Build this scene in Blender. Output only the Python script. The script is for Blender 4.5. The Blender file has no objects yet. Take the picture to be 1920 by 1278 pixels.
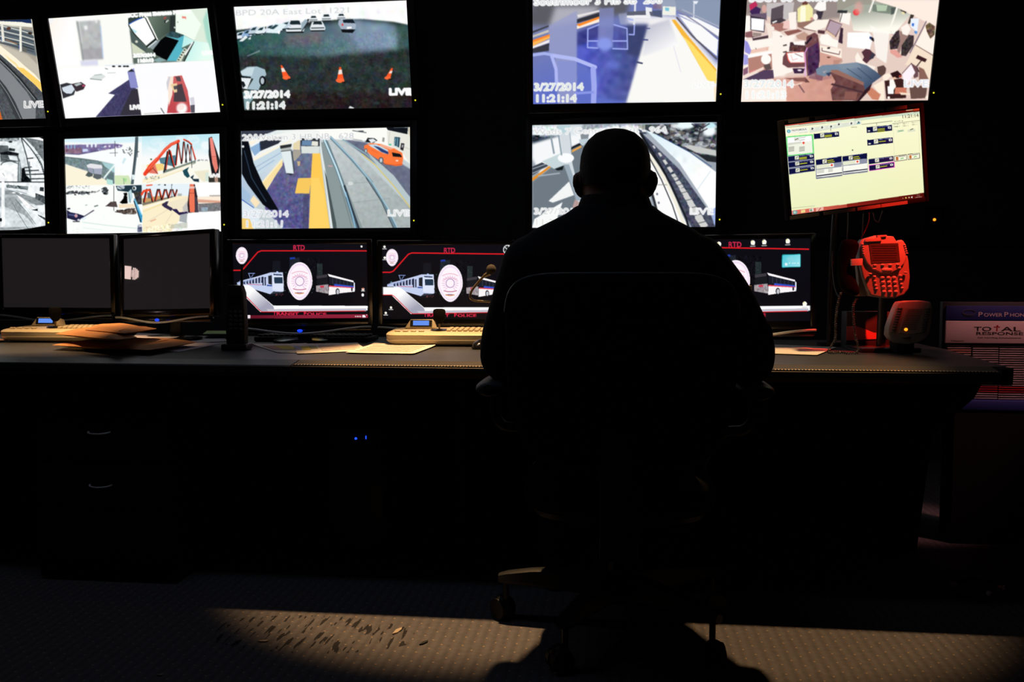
import bpy, bmesh, math, random
import numpy as np
from mathutils import Vector, Matrix, Euler
SC = bpy.context.scene
COL = SC.collection
PI = math.pi
rad = math.radians

# ------------------------------------------------------------------ camera
F, CH, HY, CYAW = 1700.0, 0.95, 530.0, rad(6.5)
CPITCH = math.atan((639 - HY) / F)
_c, _s = math.cos(CYAW), math.sin(CYAW)
def _yw(v): return Vector((_c*v[0]-_s*v[1], _s*v[0]+_c*v[1], v[2]))
RT = _yw((1, 0, 0)); FW = _yw((0, math.cos(CPITCH), -math.sin(CPITCH))); UPV = _yw((0, math.sin(CPITCH), math.cos(CPITCH)))
CO = Vector((0, 0, CH))
def ray(px, py): return FW + RT*((px-960)/F) + UPV*((639-py)/F)
def atY(px, py, Y): r = ray(px, py); return CO + r*(Y/r.y)
def atZ(px, py, Z): r = ray(px, py); return CO + r*((Z-CH)/r.z)
cam = bpy.data.cameras.new('camera'); camo = bpy.data.objects.new('camera', cam); COL.objects.link(camo)
cam.sensor_width = 36; cam.lens = F*36/1920
camo.matrix_world = Matrix((( RT.x, UPV.x, -FW.x, 0), (RT.y, UPV.y, -FW.y, 0), (RT.z, UPV.z, -FW.z, CH), (0, 0, 0, 1)))
cam.clip_start = 0.02
SC.camera = camo
SC.view_settings.view_transform = 'Standard'; SC.view_settings.look = 'None'
SC.view_settings.exposure = 0; SC.view_settings.gamma = 1; SC.view_settings.use_curve_mapping = False
SC.cycles.use_denoising = True
SC.cycles.max_bounces = 5; SC.cycles.diffuse_bounces = 3; SC.cycles.glossy_bounces = 3
SC.cycles.sample_clamp_indirect = 1.5
w = bpy.data.worlds.new('world'); SC.world = w; w.use_nodes = True
w.node_tree.nodes['Background'].inputs[0].default_value = (0, 0, 0, 1)

# ------------------------------------------------------------------ raster art for the lit displays
def hx(c):
    if isinstance(c, str): return np.array([int(c[i:i+2], 16)/255. for i in (0, 2, 4)])
    return np.array(c, float)/255.
_glyph = {}
def glyph_tris(s, off=0.0, font=None):
    k = (s, off)
    if k in _glyph: return _glyph[k]
    cu = bpy.data.curves.new('t', 'FONT'); cu.body = s; cu.size = 1; cu.resolution_u = 3; cu.offset = off; cu.fill_mode = 'FRONT'
    o = bpy.data.objects.new('t', cu); COL.objects.link(o)
    dg = bpy.context.evaluated_depsgraph_get(); dg.update()
    me = o.evaluated_get(dg).to_mesh(); me.calc_loop_triangles()
    co = np.array([v.co[:2] for v in me.vertices]); 
    tr = [co[list(t.vertices)] for t in me.loop_triangles]
    wdt = co[:, 0].max() if len(co) else 0
    o.evaluated_get(dg).to_mesh_clear()
    bpy.data.objects.remove(o); bpy.data.curves.remove(cu)
    _glyph[k] = (tr, wdt); return _glyph[k]
def box_blur(a, r):
    if r < 1: return a
    for ax in (0, 1):
        n = a.shape[ax]; p = np.take(a, np.clip(np.arange(-r-1, n+r), 0, n-1), axis=ax)
        cs = np.cumsum(p, axis=ax)
        hi = np.take(cs, np.arange(2*r+1, 2*r+1+n), axis=ax); lo = np.take(cs, np.arange(0, n), axis=ax)
        a = (hi-lo)/(2*r+1)
    return a
class Art:
    """A small painter: coordinates are given in the frame the display was measured in, mapped onto the display's own surface."""
    def __init__(s, corners, W=360, H=204, bg='000000'):
        s.W, s.H = W, H; s.w, s.h = W*2, H*2
        src = [tuple(c) for c in corners]; dst = [(0, 0), (s.w, 0), (s.w, s.h), (0, s.h)]
        A = []; b = []
        for (x, y), (u, v) in zip(src, dst):
            A.append([x, y, 1, 0, 0, 0, -u*x, -u*y]); b.append(u)
            A.append([0, 0, 0, x, y, 1, -v*x, -v*y]); b.append(v)
        s.Hm = np.append(np.linalg.solve(np.array(A, float), np.array(b, float)), 1).reshape(3, 3)
        s.img = np.ones((s.h, s.w, 3))*hx(bg); s.v = (0, 0, 1)
        s.rng = np.random.RandomState(7)
    def view(s, x0, y0, k): s.v = (x0, y0, k); return s
    def T(s, pts):
        p = np.array(pts, float).reshape(-1, 2)/s.v[2]+np.array(s.v[:2])
        q = np.c_[p, np.ones(len(p))]@s.Hm.T
        return q[:, :2]/q[:, 2:]
    def mask(s, pts):
        x0, y0 = np.floor(pts.min(0)).astype(int)-1; x1, y1 = np.ceil(pts.max(0)).astype(int)+2
        x0, y0 = max(0, x0), max(0, y0); x1, y1 = min(s.w, x1), min(s.h, y1)
        if x1 <= x0 or y1 <= y0: return None
        X, Y = np.meshgrid(np.arange(x0, x1)+.5, np.arange(y0, y1)+.5); m = np.zeros(X.shape, bool)
        n = len(pts)
        for i in range(n):
            ax, ay = pts[i]; bx, by = pts[(i+1) % n]
            if ay == by: continue
            c = ((ay > Y) != (by > Y)) & (X < (bx-ax)*(Y-ay)/(by-ay)+ax); m ^= c
        return (slice(y0, y1), slice(x0, x1)), m.astype(float)
    def put(s, sl, m, col, a=1.):
        m = (m*a)[..., None]; s.img[sl] = s.img[sl]*(1-m)+col*m
    def P(s, col, *pts, a=1.):
        r = s.mask(s.T(pts))
        if r: s.put(r[0], r[1], hx(col), a)
        return s
    def G(s, c0, c1, p0, p1, *pts, a=1.):
        r = s.mask(s.T(pts))
        if not r: return s
        sl, m = r; q = s.T([p0, p1]); d = q[1]-q[0]
        X, Y = np.meshgrid(np.arange(sl[1].start, sl[1].stop), np.arange(sl[0].start, sl[0].stop))
        t = np.clip(((X-q[0][0])*d[0]+(Y-q[0][1])*d[1])/(d@d), 0, 1)[..., None]
        s.put(sl, m, hx(c0)*(1-t)+hx(c1)*t, a); return s
    def L(s, col, wd, *pts, a=1.):
        p = s.T(pts); k = s.T([(0, 0), (100, 0), (0, 100)])
        # local scale of one unit
        i = len(pts)//2; cx, cy = pts[i]; e = s.T([(cx, cy), (cx+10, cy), (cx, cy+10)])
        sc = (np.hypot(*(e[1]-e[0]))+np.hypot(*(e[2]-e[0])))/20; r = max(.6, wd*sc/2)
        x0, y0 = np.floor(p.min(0)-r).astype(int)-1; x1, y1 = np.ceil(p.max(0)+r).astype(int)+2
        x0, y0 = max(0, x0), max(0, y0); x1, y1 = min(s.w, x1), min(s.h, y1)
        if x1 <= x0 or y1 <= y0: return s
        X, Y = np.meshgrid(np.arange(x0, x1)+.5, np.arange(y0, y1)+.5); D = np.full(X.shape, 1e9)
        for (ax, ay), (bx, by) in zip(p[:-1], p[1:]):
            dx, dy = bx-ax, by-ay; t = np.clip(((X-ax)*dx+(Y-ay)*dy)/(dx*dx+dy*dy+1e-9), 0, 1)
            D = np.minimum(D, np.hypot(X-ax-t*dx, Y-ay-t*dy))
        s.put((slice(y0, y1), slice(x0, x1)), np.clip(r-D+.5, 0, 1), hx(col), a); return s
    def E(s, col, cx, cy, rx, ry, rot=0, a=1., soft=0):
        t = np.linspace(0, 2*PI, 25)[:-1]; c, n = math.cos(rad(rot)), math.sin(rad(rot))
        pts = [(cx+rx*math.cos(q)*c-ry*math.sin(q)*n, cy+rx*math.cos(q)*n+ry*math.sin(q)*c) for q in t]
        if not soft: return s.P(col, *pts, a=a)
        p = s.T(pts); r = s.mask(p)
        if r:
            full = np.zeros((s.h, s.w)); full[r[0]] = r[1]
            k = int(max(1, soft)); full = box_blur(box_blur(full, k), k); s.put((slice(0, s.h), slice(0, s.w)), full, hx(col), a)
        return s
    def N(s, amp, size, *pts, chroma=.3, seed=1):
        r = s.mask(s.T(pts)) if pts else ((slice(0, s.h), slice(0, s.w)), np.ones((s.h, s.w)))
        if not r: return s
        sl, m = r; rn = np.random.RandomState(seed)
        h, w_ = m.shape; g = rn.randn(h//size+3, w_//size+3, 3)
        g = g.mean(2, keepdims=True)*1.7*(1-chroma)+g*chroma
        yi = np.arange(h)/size; xi = np.arange(w_)/size
        y0 = yi.astype(int); x0 = xi.astype(int); fy = (yi-y0)[:, None, None]; fx = (xi-x0)[None, :, None]
        a = g[y0][:, x0]*(1-fy)*(1-fx)+g[y0+1][:, x0]*fy*(1-fx)+g[y0][:, x0+1]*(1-fy)*fx+g[y0+1][:, x0+1]*fy*fx
        s.img[sl] = np.clip(s.img[sl]+a*amp*m[..., None], 0, 1); return s
    def blur(s, r): s.img = box_blur(box_blur(s.img, r), r); return s
    def scat(s, cols, n, sz, *pts, seed=1, asp=.6, a=.8):
        """little irregular blotches inside a quadrilateral"""
        rn = random.Random(seed); q = np.array(pts, float)
        for _ in range(n):
            u, v = rn.random(), rn.random()
            p = (q[0]*(1-u)+q[1]*u)*(1-v)+(q[3]*(1-u)+q[2]*u)*v
            k = sz*rn.uniform(.4, 1.3); s.E(rn.choice(cols), p[0], p[1], k, k*asp*rn.uniform(.6, 1.3), rn.uniform(-30, 30), a=a)
        return s
    def text(s, t, x, y, h, col='ffffff', halo=None, hr=3, ang=0, wid=None, off=0., a=1., core=None, spc=1.):
        """baseline-left at x, y; cap height h; wid stretches the line to that width"""
        tr, tw = glyph_tris(t, off)
        if not tr: return s
        ky = h/.7; kx = (wid/tw) if wid else ky*spc; c, n = math.cos(rad(ang)), math.sin(rad(ang))
        full = np.zeros((s.h, s.w))
        for T_ in tr:
            P_ = [(x+px*kx*c-(-py*ky)*n*-1*0-(-py*ky)*n, y+px*kx*n+(-py*ky)*c) for px, py in T_]
            r = s.mask(s.T(P_))
            if r: full[r[0]] = np.maximum(full[r[0]], r[1])
        al = (slice(0, s.h), slice(0, s.w))
        if halo:
            d = full.copy()
            for dx in range(-hr, hr+1):
                for dy in range(-hr, hr+1):
                    if dx*dx+dy*dy <= hr*hr+1: d = np.maximum(d, np.roll(np.roll(full, dx, 1), dy, 0))
            s.put(al, d, hx(halo), a)
            s.put(al, full, hx(core or col), .45 if core else 1.)
        else: s.put(al, full, hx(col), a)
        return s
    def out(s):
        i = np.clip(s.img, 0, 1)
        i = np.concatenate([i, i[-1:]], 0); i = np.concatenate([i, i[:, -1:]], 1)
        o = (i[0:-1:2, 0:-1:2]+i[1::2, 0:-1:2][:s.H]+i[0:-1:2, 1::2][:, :s.W]+i[1::2, 1::2][:s.H, :s.W])/4
        return o     # H x W x 3
# ------------------------------------------------------------------ what each display shows
CORN = {
'S1': [(-230,46),(60,38),(89,220),(-200,232)], 'S2': [(91,35),(390,15),(414,210),(123,221)],
'S3': [(437.7,13.5),(764,.5),(771.5,201),(460.5,207)], 'S4': [(997.6,-13),(1351.3,-16),(1341,190.5),(1000.3,195)],
'S5': [(1401,-16),(1763,-20),(1739,187.5),(1389,191)], 'S6': [(-212,277),(79.5,269),(83,432),(-208,442)],
'S7': [(122,261),(412.5,250.5),(416,434),(126.5,438)], 'S8': [(452.7,245.8),(769,238.5),(770,426.7),(454,429)],
'S9': [(998,234.7),(1343.5,229),(1340.5,424.8),(998,427)], 'T': [(1472,241),(1721.7,196),(1731.5,377),(1485,396)],
'D3': [(436.5,455),(687,458),(690,595),(441,600)], 'D4': [(717,459),(963,459),(963,598),(718,598)],
'D5': [(1242,452),(1518.6,445),(1518.6,602),(1242,603)]}
WH = 'ffffff'
def osd(c, x, y, h, t, ang=0, wid=None, core='c8c8c8', hr=2): c.text(t, x, y, h, halo='ffffff', hr=hr+1, ang=ang, wid=wid, core=core)

def art_S1():
    c = Art(CORN['S1'], bg='5c6066'); c.view(0, 30, 6.39)
    c.P('d8d4c4', (-1500,-200), (-700,100), (-200,330), (0,440), (290,650), (520,900), (700,1000), (700,-50))
    c.P('a8a294', (-1500,-250), (-400,60), (0,150), (380,130), (480,760), (300,600), (-500,150)); c.P('c9c2b2', (0,330), (330,460), (470,600), (490,780), (280,590), (0,390))
    c.P('5f6a72', (0,110), (380,190), (440,480), (330,440), (0,310)).blur(3)
    c.P('1a2f5a', (-1500,60), (360,40), (370,100), (0,70)); c.P('f7f5e6', (-1500,60), (0,70), (260,84), (372,110), (380,145), (0,105), (-1500,90))
    for i, yy in enumerate((120, 150, 175, 200, 240, 262, 290, 318)):
        c.L('e4e4da' if i % 2 == 0 else '3c4650', 9, (-300, yy-40), (0, yy), (240, yy+60), (400, yy+110))
    c.L('3f4a52', 16, (60,270), (240,350)); c.L('b07b50', 8, (80,285), (210,335)); c.L('30383c', 14, (265,355), (400,400)); c.P('64645e', (270,370), (325,385), (322,435), (270,420))
    c.P('eceade', (18,110), (45,110), (66,310), (34,310)); c.P('f2f1e4', (232,135), (255,135), (266,420), (238,430)); c.L('3355b8', 5, (234,345), (236,390)); c.L('3a60c0', 5, (26,250), (32,300))
    c.E('5a3b30', 110, 155, 25, 18); c.E('3c3028', 355, 215, 24, 16)
    c.P('fff6dc', (-900,-100), (0,340), (200,500), (310,600), (420,690), (495,780), (512,905), (420,810), (250,660), (0,440), (-700,50))
    c.P('ffd36a', (200,600), (290,620), (390,700), (495,790), (512,900), (400,790), (250,655))
    c.P('fbe3a0', (60,450), (200,560), (260,640), (120,520))
    c.P('4f5358', (0,445), (250,665), (420,815), (512,910), (560,1215), (560,1240), (0,1240)); c.N(.04, 6, (0,445), (560,910), (560,1240), (0,1240))
    c.P('84888c', (0,540), (160,700), (330,900), (440,1080), (440,1225), (270,1225), (160,1000), (0,740)); c.L('26292c', 22, (0,495), (120,610), (250,740), (450,990)); c.L('a9adb0', 6, (0,515), (110,618), (240,752), (430,985))
    c.P('3b3e42', (0,730), (90,840), (200,1020), (290,1225), (215,1225), (120,1010), (0,790)); c.L('9fa3a6', 6, (0,765), (110,920), (200,1090), (268,1225)); c.L('6e7276', 6, (0,1030), (60,1130), (95,1225))
    c.P('d0692c', (0,1080), (30,1150), (52,1235), (0,1240)); c.P('c9c7bb', (-1500,440), (0,440), (0,1240), (-1500,1300)); c.P('5c6066', (-1500,800), (0,520), (0,1240), (-1500,1300))
    c.view(0, 0, 4.465); osd(c, 208, 893, 52, 'LIVE', ang=-2, wid=158, core='6a6a6a'); return c
def art_S2():
    c = Art(CORN['S2'], bg='fdfdf8'); c.view(90, 15, 11.62)
    c.G('fff3e6', 'ffffff', (0,0), (500,300), (0,250), (580,190), (700,1250), (180,1300)); c.P('c9ccd6', (0,250), (110,250), (30,380), (10,340)).blur(2)
    c.P('b9bcbc', (615,300), (1130,270), (1205,1115), (760,1130)); c.N(.035, 12, (615,300), (1130,270), (1205,1115), (760,1130)); c.P('a29da6', (755,890), (1185,870), (1205,1115), (760,1130), a=.6)
    c.L('8b9090', 34, (632,300), (700,700), (762,1125)); c.L('dcdede', 22, (672,300), (735,760)); c.L('a8c4f0', 20, (1140,400), (1170,760), (1195,1080)); c.P('f2f4f4', (775,395), (855,385), (865,470), (800,490)); c.E('f2f2f2', 1050, 305, 26, 24)
    c.P('dcdcf0', (700,1150), (1080,1130), (1090,1250), (720,1260)); c.P('a6c2ec', (1240,1265), (1859,1235), (1859,1300), (1240,1300))
    osd(c, 20, 320, 60, 'Sr', ang=-3, wid=120); osd(c, 600, 280, 50, 'CBW Cam', ang=-2, wid=370, core='f0f0ee')
    c.view(240, 15, 10.667)
    c.P('5b6a60', (0,120), (950,30), (945,500), (1130,560), (1330,660), (1120,1075), (100,1120)); c.P('dfeedd', (950,30), (1590,10), (1725,1045), (1110,1080), (1330,660), (1120,545), (945,490))
    c.P('a9dccb', (1590,10), (1500,250), (1560,600), (1725,1045)).blur(3)
    c.P('f2fff2', (950,40), (1260,40), (1460,330), (1320,650), (1100,530), (950,480)); c.G('bff2ee', 'e8fff4', (1080,800), (1500,1000), (1110,550), (1330,660), (1600,700), (1700,1040), (1130,1070), (1300,690), (1070,800))
    c.P('33423c', (0,170), (270,180), (370,200), (590,600), (380,770), (120,550), (0,360)); c.G('6f8272', '39463f', (420,200), (900,450), (400,190), (850,160), (840,480), (610,620)); c.P('2a3432', (840,160), (945,150), (945,490), (830,480))
    c.P('fffff8', (325,180), (385,180), (600,640), (565,640)); c.P('10181a', (330,200), (350,200), (575,640), (540,640)); c.P('ffffff', (10,330), (270,205), (330,200), (535,610), (360,755), (130,520)); c.P('b8e8f4', (50,400), (175,470), (140,515)); c.L('1848b0', 18, (15,325), (140,250), (275,200))
    c.P('0c1212', (20,390), (135,540), (355,770), (540,620), (560,640), (370,790)); c.P('4e5e5c', (30,450), (130,550), (370,800), (350,880), (60,670)); c.E('d8d8c8', 165, 675, 28, 26); c.P('d4dcc4', (65,690), (350,890), (200,920), (90,930))
    c.P('8c9aa0', (400,780), (600,645), (650,650), (490,830)); c.L('e0e8ea', 22, (400,790), (560,660)); c.P('57b6c8', (740,560), (1120,545), (1070,820), (1160,800), (960,1060), (770,1060), (1010,650)); c.P('2e4a50', (740,560), (850,470), (950,485), (1120,545), (990,610)); c.N(.07, 8, (740,560), (850,470), (1120,545), (990,610))
    c.P('030507', (490,850), (640,650), (740,570), (1010,655), (770,1045), (540,930)); c.P('89a7a8', (490,1050), (620,990), (770,1050), (600,1085)); c.P('d6dcc8', (960,1065), (1120,800), (1180,830), (1060,1070))
    for i in range(5): c.P('202a26', (1000+i*30,1020-i*48), (1030+i*30,1035-i*48), (1012+i*30,1050-i*48), (985+i*30,1038-i*48))
    c.P('1a1f1c', (1310,670), (1325,680), (1130,1070), (1100,1070)); c.L('ffffff', 26, (1290,690), (1140,930)); c.P('f08a80', (1075,165), (1160,175), (1160,230), (1130,210), (1080,215)); c.P('a05050', (715,180), (775,175), (740,230), (700,225)); c.E('161a1a', 740, 275, 16, 26); c.L('d8dcdc', 22, (755,285), (800,250)); c.E('e8eee8', 928, 392, 14, 20); c.E('8fa898', 992, 285, 12, 16)
    osd(c, -20, 190, 78, 'BCC Front Entrance HC-114', ang=-4, wid=1270, core='f4f8f0'); osd(c, 100, 985, 62, '3/27/2014', ang=-2, wid=440, core='e8f4e8'); osd(c, 180, 1085, 62, '11:21:13', ang=-2, wid=320, core='e8f4e8'); osd(c, 1480, 935, 66, 'LIVE', ang=-2, wid=210, core='eefaf4')
    c.view(0, 0, 4.465)
    c.P('ffffff', (470,575), (1120,540), (1190,965), (550,990)); c.P('fdfdff', (1130,535), (1800,505), (1850,935), (1190,965))
    c.P('423f66', (800,975), (960,790), (905,780), (1085,660), (1110,600), (1135,740), (1180,960)); c.N(.03, 6, (800,975), (960,790), (1085,660), (1135,740), (1180,960)); c.P('8d90cc', (1065,600), (1120,570), (1155,735), (1090,735)); c.L('302d4a', 4, (1090,735), (970,962)); c.P('36333f', (1100,750), (1150,740), (1180,960), (1000,962))
    c.P('32343a', (505,705), (560,690), (600,700), (640,730), (620,790), (530,820)); c.P('d8e2ee', (520,730), (600,705), (632,740), (600,780), (560,780), (530,760)); c.P('3b3038', (600,700), (680,685), (718,710), (700,745), (640,765)); c.P('b9c4c4', (620,705), (665,690), (690,700), (640,720)); c.E('c24a6a', 700, 715, 12, 8)
    c.P('dde4e2', (750,655), (790,625), (850,615), (885,640), (850,665)); c.L('70807c', 5, (755,658), (850,668)); c.L('90a4a0', 4, (790,628), (850,622)); c.L('56605e', 5, (880,572), (900,578)); c.L('c4ccca', 5, (900,610), (965,608))
    for x in (950, 1000, 1040, 1065): c.E('202428', x, 555, 14, 7)
    c.P('2a2d36', (1065,600), (1100,575), (1125,600))
    c.G('d46a6a', 'c44a50', (1450,600), (1450,900), (1415,800), (1440,640), (1520,630), (1570,760), (1595,940), (1395,945)); c.P('fce8d8', (1400,640), (1450,640), (1440,790), (1410,890)); c.P('4c4046', (1460,715), (1520,700), (1560,850), (1450,850)); c.P('5a4a50', (1465,640), (1505,640), (1515,680), (1480,680)); c.P('f0d2a0', (1425,705), (1480,695), (1480,770), (1455,775), (1440,740)); c.P('565058', (1450,720), (1480,715), (1480,745), (1455,750))
    c.E('ffffff', 1520, 905, 45, 45, soft=4); c.E('ffe8e4', 1510, 895, 30, 26); c.P('d8d6e2', (1585,820), (1620,810), (1630,870), (1600,880)); c.P('5a5664', (1590,880), (1628,875), (1628,942), (1598,942)); c.L('6e6a74', 9, (1345,905), (1370,945))
    c.P('d4d2d8', (1390,690), (1410,640), (1425,640), (1400,760)); osd(c, 1085, 912, 34, 'LIVE', ang=-2, wid=92, core='cccccc')
    c.L('b8b8b0', 5, (1205,950), (1340,940)); return c
def car(c, x, y, k, body='e8eef2', glass='1c2a30', rear=False):
    c.P(body, (x-k,y), (x-k*.75,y-k*.75), (x-k*.55,y-k), (x+k*.5,y-k), (x+k*.75,y-k*.6), (x+k,y-k*.05), (x+k*.9,y+k*.25), (x-k*.9,y+k*.3))
    c.P(glass, (x-k*.62,y-k*.5), (x-k*.45,y-k*.92), (x+k*.45,y-k*.92), (x+k*.6,y-k*.5)); c.L('26343a', k*.12, (x-k*.8,y-k*.02), (x+k*.8,y-k*.06)); c.L('0e1416', k*.14, (x-k*.85,y+k*.33), (x+k*.85,y+k*.3))
def art_S3():
    c = Art(CORN['S3'], bg='20282a'); c.view(430, 0, 5.189)
    c.G('2c5450', '74889a', (150,500), (1500,350), (70,330), (560,300), (1230,190), (1640,250), (1700,480), (1500,500), (1000,550), (600,570), (300,600), (90,560)); c.P('8498b4', (1240,190), (1560,220), (1620,420), (1500,490), (1250,480), (1150,300), a=.7)
    c.P('2c3434', (90,540), (900,560), (1500,520), (1750,480), (1770,1050), (150,1080)); c.P('261e20', (600,900), (1770,900), (1770,1060), (500,1080)); c.P('3c5a58', (1620,250), (1750,240), (1760,480), (1650,480)); c.P('846474', (540,350), (900,300), (900,430), (560,450), a=.5)
    c.blur(9); c.P(WH, (30,55), (1740,-10), (1750,245), (1600,215), (1300,188), (1100,190), (560,240), (300,275), (60,300)).blur(2); c.N(.028, 20, chroma=.6, seed=3); c.N(.03, 6, (80,400), (1760,300), (1770,1060), (150,1080), chroma=.5)
    c.scat(['1c3030', '1f2c4a', '3a2e22', '2b4a3c', '44384a', '182420'], 90, 34, (150,580), (1730,520), (1740,800), (200,950), seed=4, a=.35)
    c.scat(['31494a', '24343a', '302822', '12181a'], 70, 26, (500,800), (1740,740), (1750,1040), (500,1060), seed=9, a=.35)
    for x, y, k in ((640,290,92), (860,280,76)): car(c, x, y, k)
    c.P('1c2428', (700,320), (760,240), (780,190), (760,190), (700,290)); c.P('9ab0bc', (700,310), (765,210), (740,190), (700,230))
    car(c, 820, 200, 44); car(c, 945, 190, 50); car(c, 1090, 180, 44)
    c.P('a4b2c4', (1065,200), (1110,185), (1210,190), (1235,250), (1225,295), (1090,290), (1060,240)); c.P('16202a', (1105,195), (1205,190), (1225,230), (1110,225)); c.E('d84848', 1102, 245, 10, 12); c.P('ffffff', (1145,265), (1190,262), (1190,282), (1145,285)); c.P('101418', (1085,290), (1230,290), (1200,325), (1100,320))
    for i, (x, y) in enumerate(((100,350), (170,330), (230,300), (300,300), (390,280), (470,275), (540,250))):
        c.P(['dfe8f4','8fb0d8','c4d4e0','e4f0f4'][i % 4], (x-50,y+30), (x-20,y-25), (x+40,y-40), (x+60,y+10), (x+20,y+45)); c.P('14303a', (x-25,y), (x,y-22), (x+35,y-30), (x+20,y-2)); c.L('0c1c20', 8, (x-40,y+42), (x+40,y+32)); c.E('e8f0ff', x+38, y+18, 9, 10)
    c.P('e4f4f8', (350,325), (450,230), (560,240), (480,330)); c.P('24424c', (390,285), (450,245), (480,250), (430,290)); c.E('ffffff', 483, 318, 12, 18)
    c.P('ecf2f4', (95,410), (160,350), (180,370), (130,410)); c.P('dfe6ea', (180,390), (210,360), (210,390))
    c.P('a8c0cc', (110,700), (180,655), (270,650), (350,680), (365,730), (340,760), (290,880), (180,870), (240,770), (130,740)); c.P('c9dce4', (115,705), (180,665), (250,660), (225,740), (130,735)); c.P('e6eef2', (118,760), (220,765), (180,870), (130,860)); c.P('10181c', (115,740), (215,752), (215,765), (120,760)); c.P('181c20', (120,790), (150,800), (165,835), (140,860)); c.E('0c1014', 328, 790, 32, 48, 0); c.E('b8c4cc', 326, 790, 18, 32); c.P('86a4ac', (140,900), (220,880), (240,960), (160,1070))
    for x, y, l, k in ((508,640,-50,1.), (1077,655,0,1.1), (1580,665,45,.8)):
        c.P('ff5a28', (x-7,y), (x+8,y), (x-l+35*k,y+120*k), (x-l-32*k,y+125*k)); c.P('f4e4dc', (x-l*.2-12*k,y+28), (x-l*.2+15*k,y+25), (x-l*.45+20*k,y+62*k), (x-l*.45-18*k,y+64*k)); c.E('ff6a38', x-l, y+118*k, 38*k, 20*k); c.E('1a1210', x-l+30*k, y+135*k, 20, 8, a=.7)
    c.P('e0e6e4', (1155,1050), (1170,1028), (1210,1045), (1205,1052)); c.P('8a9ea4', (170,550), (300,490), (300,510), (180,555), a=.7)
    osd(c, 55, 158, 55, 'BPD 20A East Lot  1221', ang=-1.6, wid=1110, core='9aa4a8'); osd(c, 150, 952, 62, '3/27/2014', ang=-1, wid=440, core='d0d8d8', hr=3); osd(c, 160, 1058, 64, '11:21:14', ang=-1, wid=385, core='a0b8b4', hr=3); osd(c, 1545, 920, 58, 'LIVE', wid=215, core='ffffff', hr=3)
    return c
def art_S4():
    c = Art(CORN['S4'], bg='6c78b8'); c.view(980, 0, 4.923)
    c.G('8288a8', '6070c8', (300,0), (600,700), (80,-80), (1000,-80), (1150,230), (950,950), (90,960)); c.P('f2f0f2', (960,150), (1280,140), (1420,150), (1800,600), (1780,940), (955,945), (1155,230), (960,225)); c.P('9ca6bc', (1150,-80), (1830,-80), (1820,260), (1580,160), (1420,90), (1280,100))
    c.P('5c5c64', (90,-20), (1000,-20), (960,130), (240,240), (90,240)); c.P('b0b0bc', (300,60), (700,60), (700,100), (500,200), (240,250)); c.blur(8)
    c.P('3a3f88', (500,300), (700,220), (700,540), (500,560)); c.P('46488c', (590,260), (960,240), (960,440), (590,440), a=.6); c.G('5560c8', '4a5290', (600,500), (1000,500), (500,430), (970,240), (1155,228), (960,935), (690,900), (680,640), (500,580)); c.N(.05, 14, (500,300), (1150,230), (960,935), (690,900), chroma=.3); c.P('384068', (960,230), (1155,228), (1080,530), (960,500), a=.8); c.blur(4)
    c.P('fbfaf6', (1150,260), (1360,180), (1440,300), (1640,600), (1780,800), (1778,940), (955,945)); c.G('c4c4d4', 'fdfdfd', (1150,250), (1300,500), (1150,240), (1350,180), (1440,420), (1100,520)); c.blur(3)
    c.P('9aa0ca', (240,240), (500,100), (500,960), (330,960), (300,520), (240,480), a=.8); c.P('8890c8', (700,80), (840,70), (830,440), (690,440), a=.7); c.P('b4b8c8', (880,130), (960,120), (960,230), (900,230), a=.5); c.blur(2)
    c.P('fff0e0', (500,240), (705,165), (705,205), (500,270)); c.P('ff8c28', (495,228), (705,155), (705,175), (520,245)); c.P('e8e4e4', (500,140), (705,95), (705,110), (510,165)); c.P('30323c', (500,180), (705,120), (705,155), (500,215)); c.P('ffb858', (90,380), (250,320), (250,355), (90,430)); c.P('ff8a30', (90,372), (250,318), (250,334), (90,395)); c.P('f4eef0', (90,430), (248,365), (245,395), (90,450)); c.P('c8c4bc', (90,330), (240,275), (240,300), (90,350)); c.P('40424c', (90,290), (240,235), (240,250), (90,310)); c.P('3a3a44', (90,452), (245,400), (245,470), (90,490))
    c.L('a8b4ee', 26, (95,510), (200,495), (290,510)); c.L('b0b8f4', 30, (270,520), (310,640), (315,770)); c.L('b4bcf6', 34, (290,515), (480,545), (670,620)); c.L('a0aaf0', 50, (650,640), (660,800), (655,940)); c.L('8c98e8', 22, (490,860), (650,850)); c.P('8490d8', (320,560), (490,570), (490,780), (330,770), a=.6)
    for p in (((600,270),(700,230)), ((600,270),(598,440)), ((598,380),(690,380)), ((598,440),(690,445)), ((840,230),(960,265)), ((960,265),(965,450)), ((830,380),(960,380)), ((830,450),(965,455)), ((980,180),(1030,190)), ((1030,190),(1025,320)), ((980,320),(1025,322))): c.L('a4b0f4', 12, *p)
    c.E('8ea0f4', 755, 410, 70, 60, soft=5, a=.8); c.E('7484e8', 830, 600, 60, 40, soft=7, a=.6)
    c.P('e8e8f0', (1030,10), (1045,10), (1035,230), (1015,230)); c.P('5e6274', (960,110), (1130,100), (1280,100), (1285,165), (1130,140), (960,145)); c.P('f4f4f8', (960,145), (1150,140), (1180,170), (960,165)); c.P('eef0f4', (1130,65), (1190,75), (1190,110), (1165,110), (1180,160), (1135,160)); c.P('f2f2e8', (1290,60), (1410,65), (1410,145), (1285,140)); c.P('78c4dc', (1310,70), (1350,75), (1345,105), (1312,100)); c.P('505a78', (1195,100), (1280,95), (1285,165), (1200,140))
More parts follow.
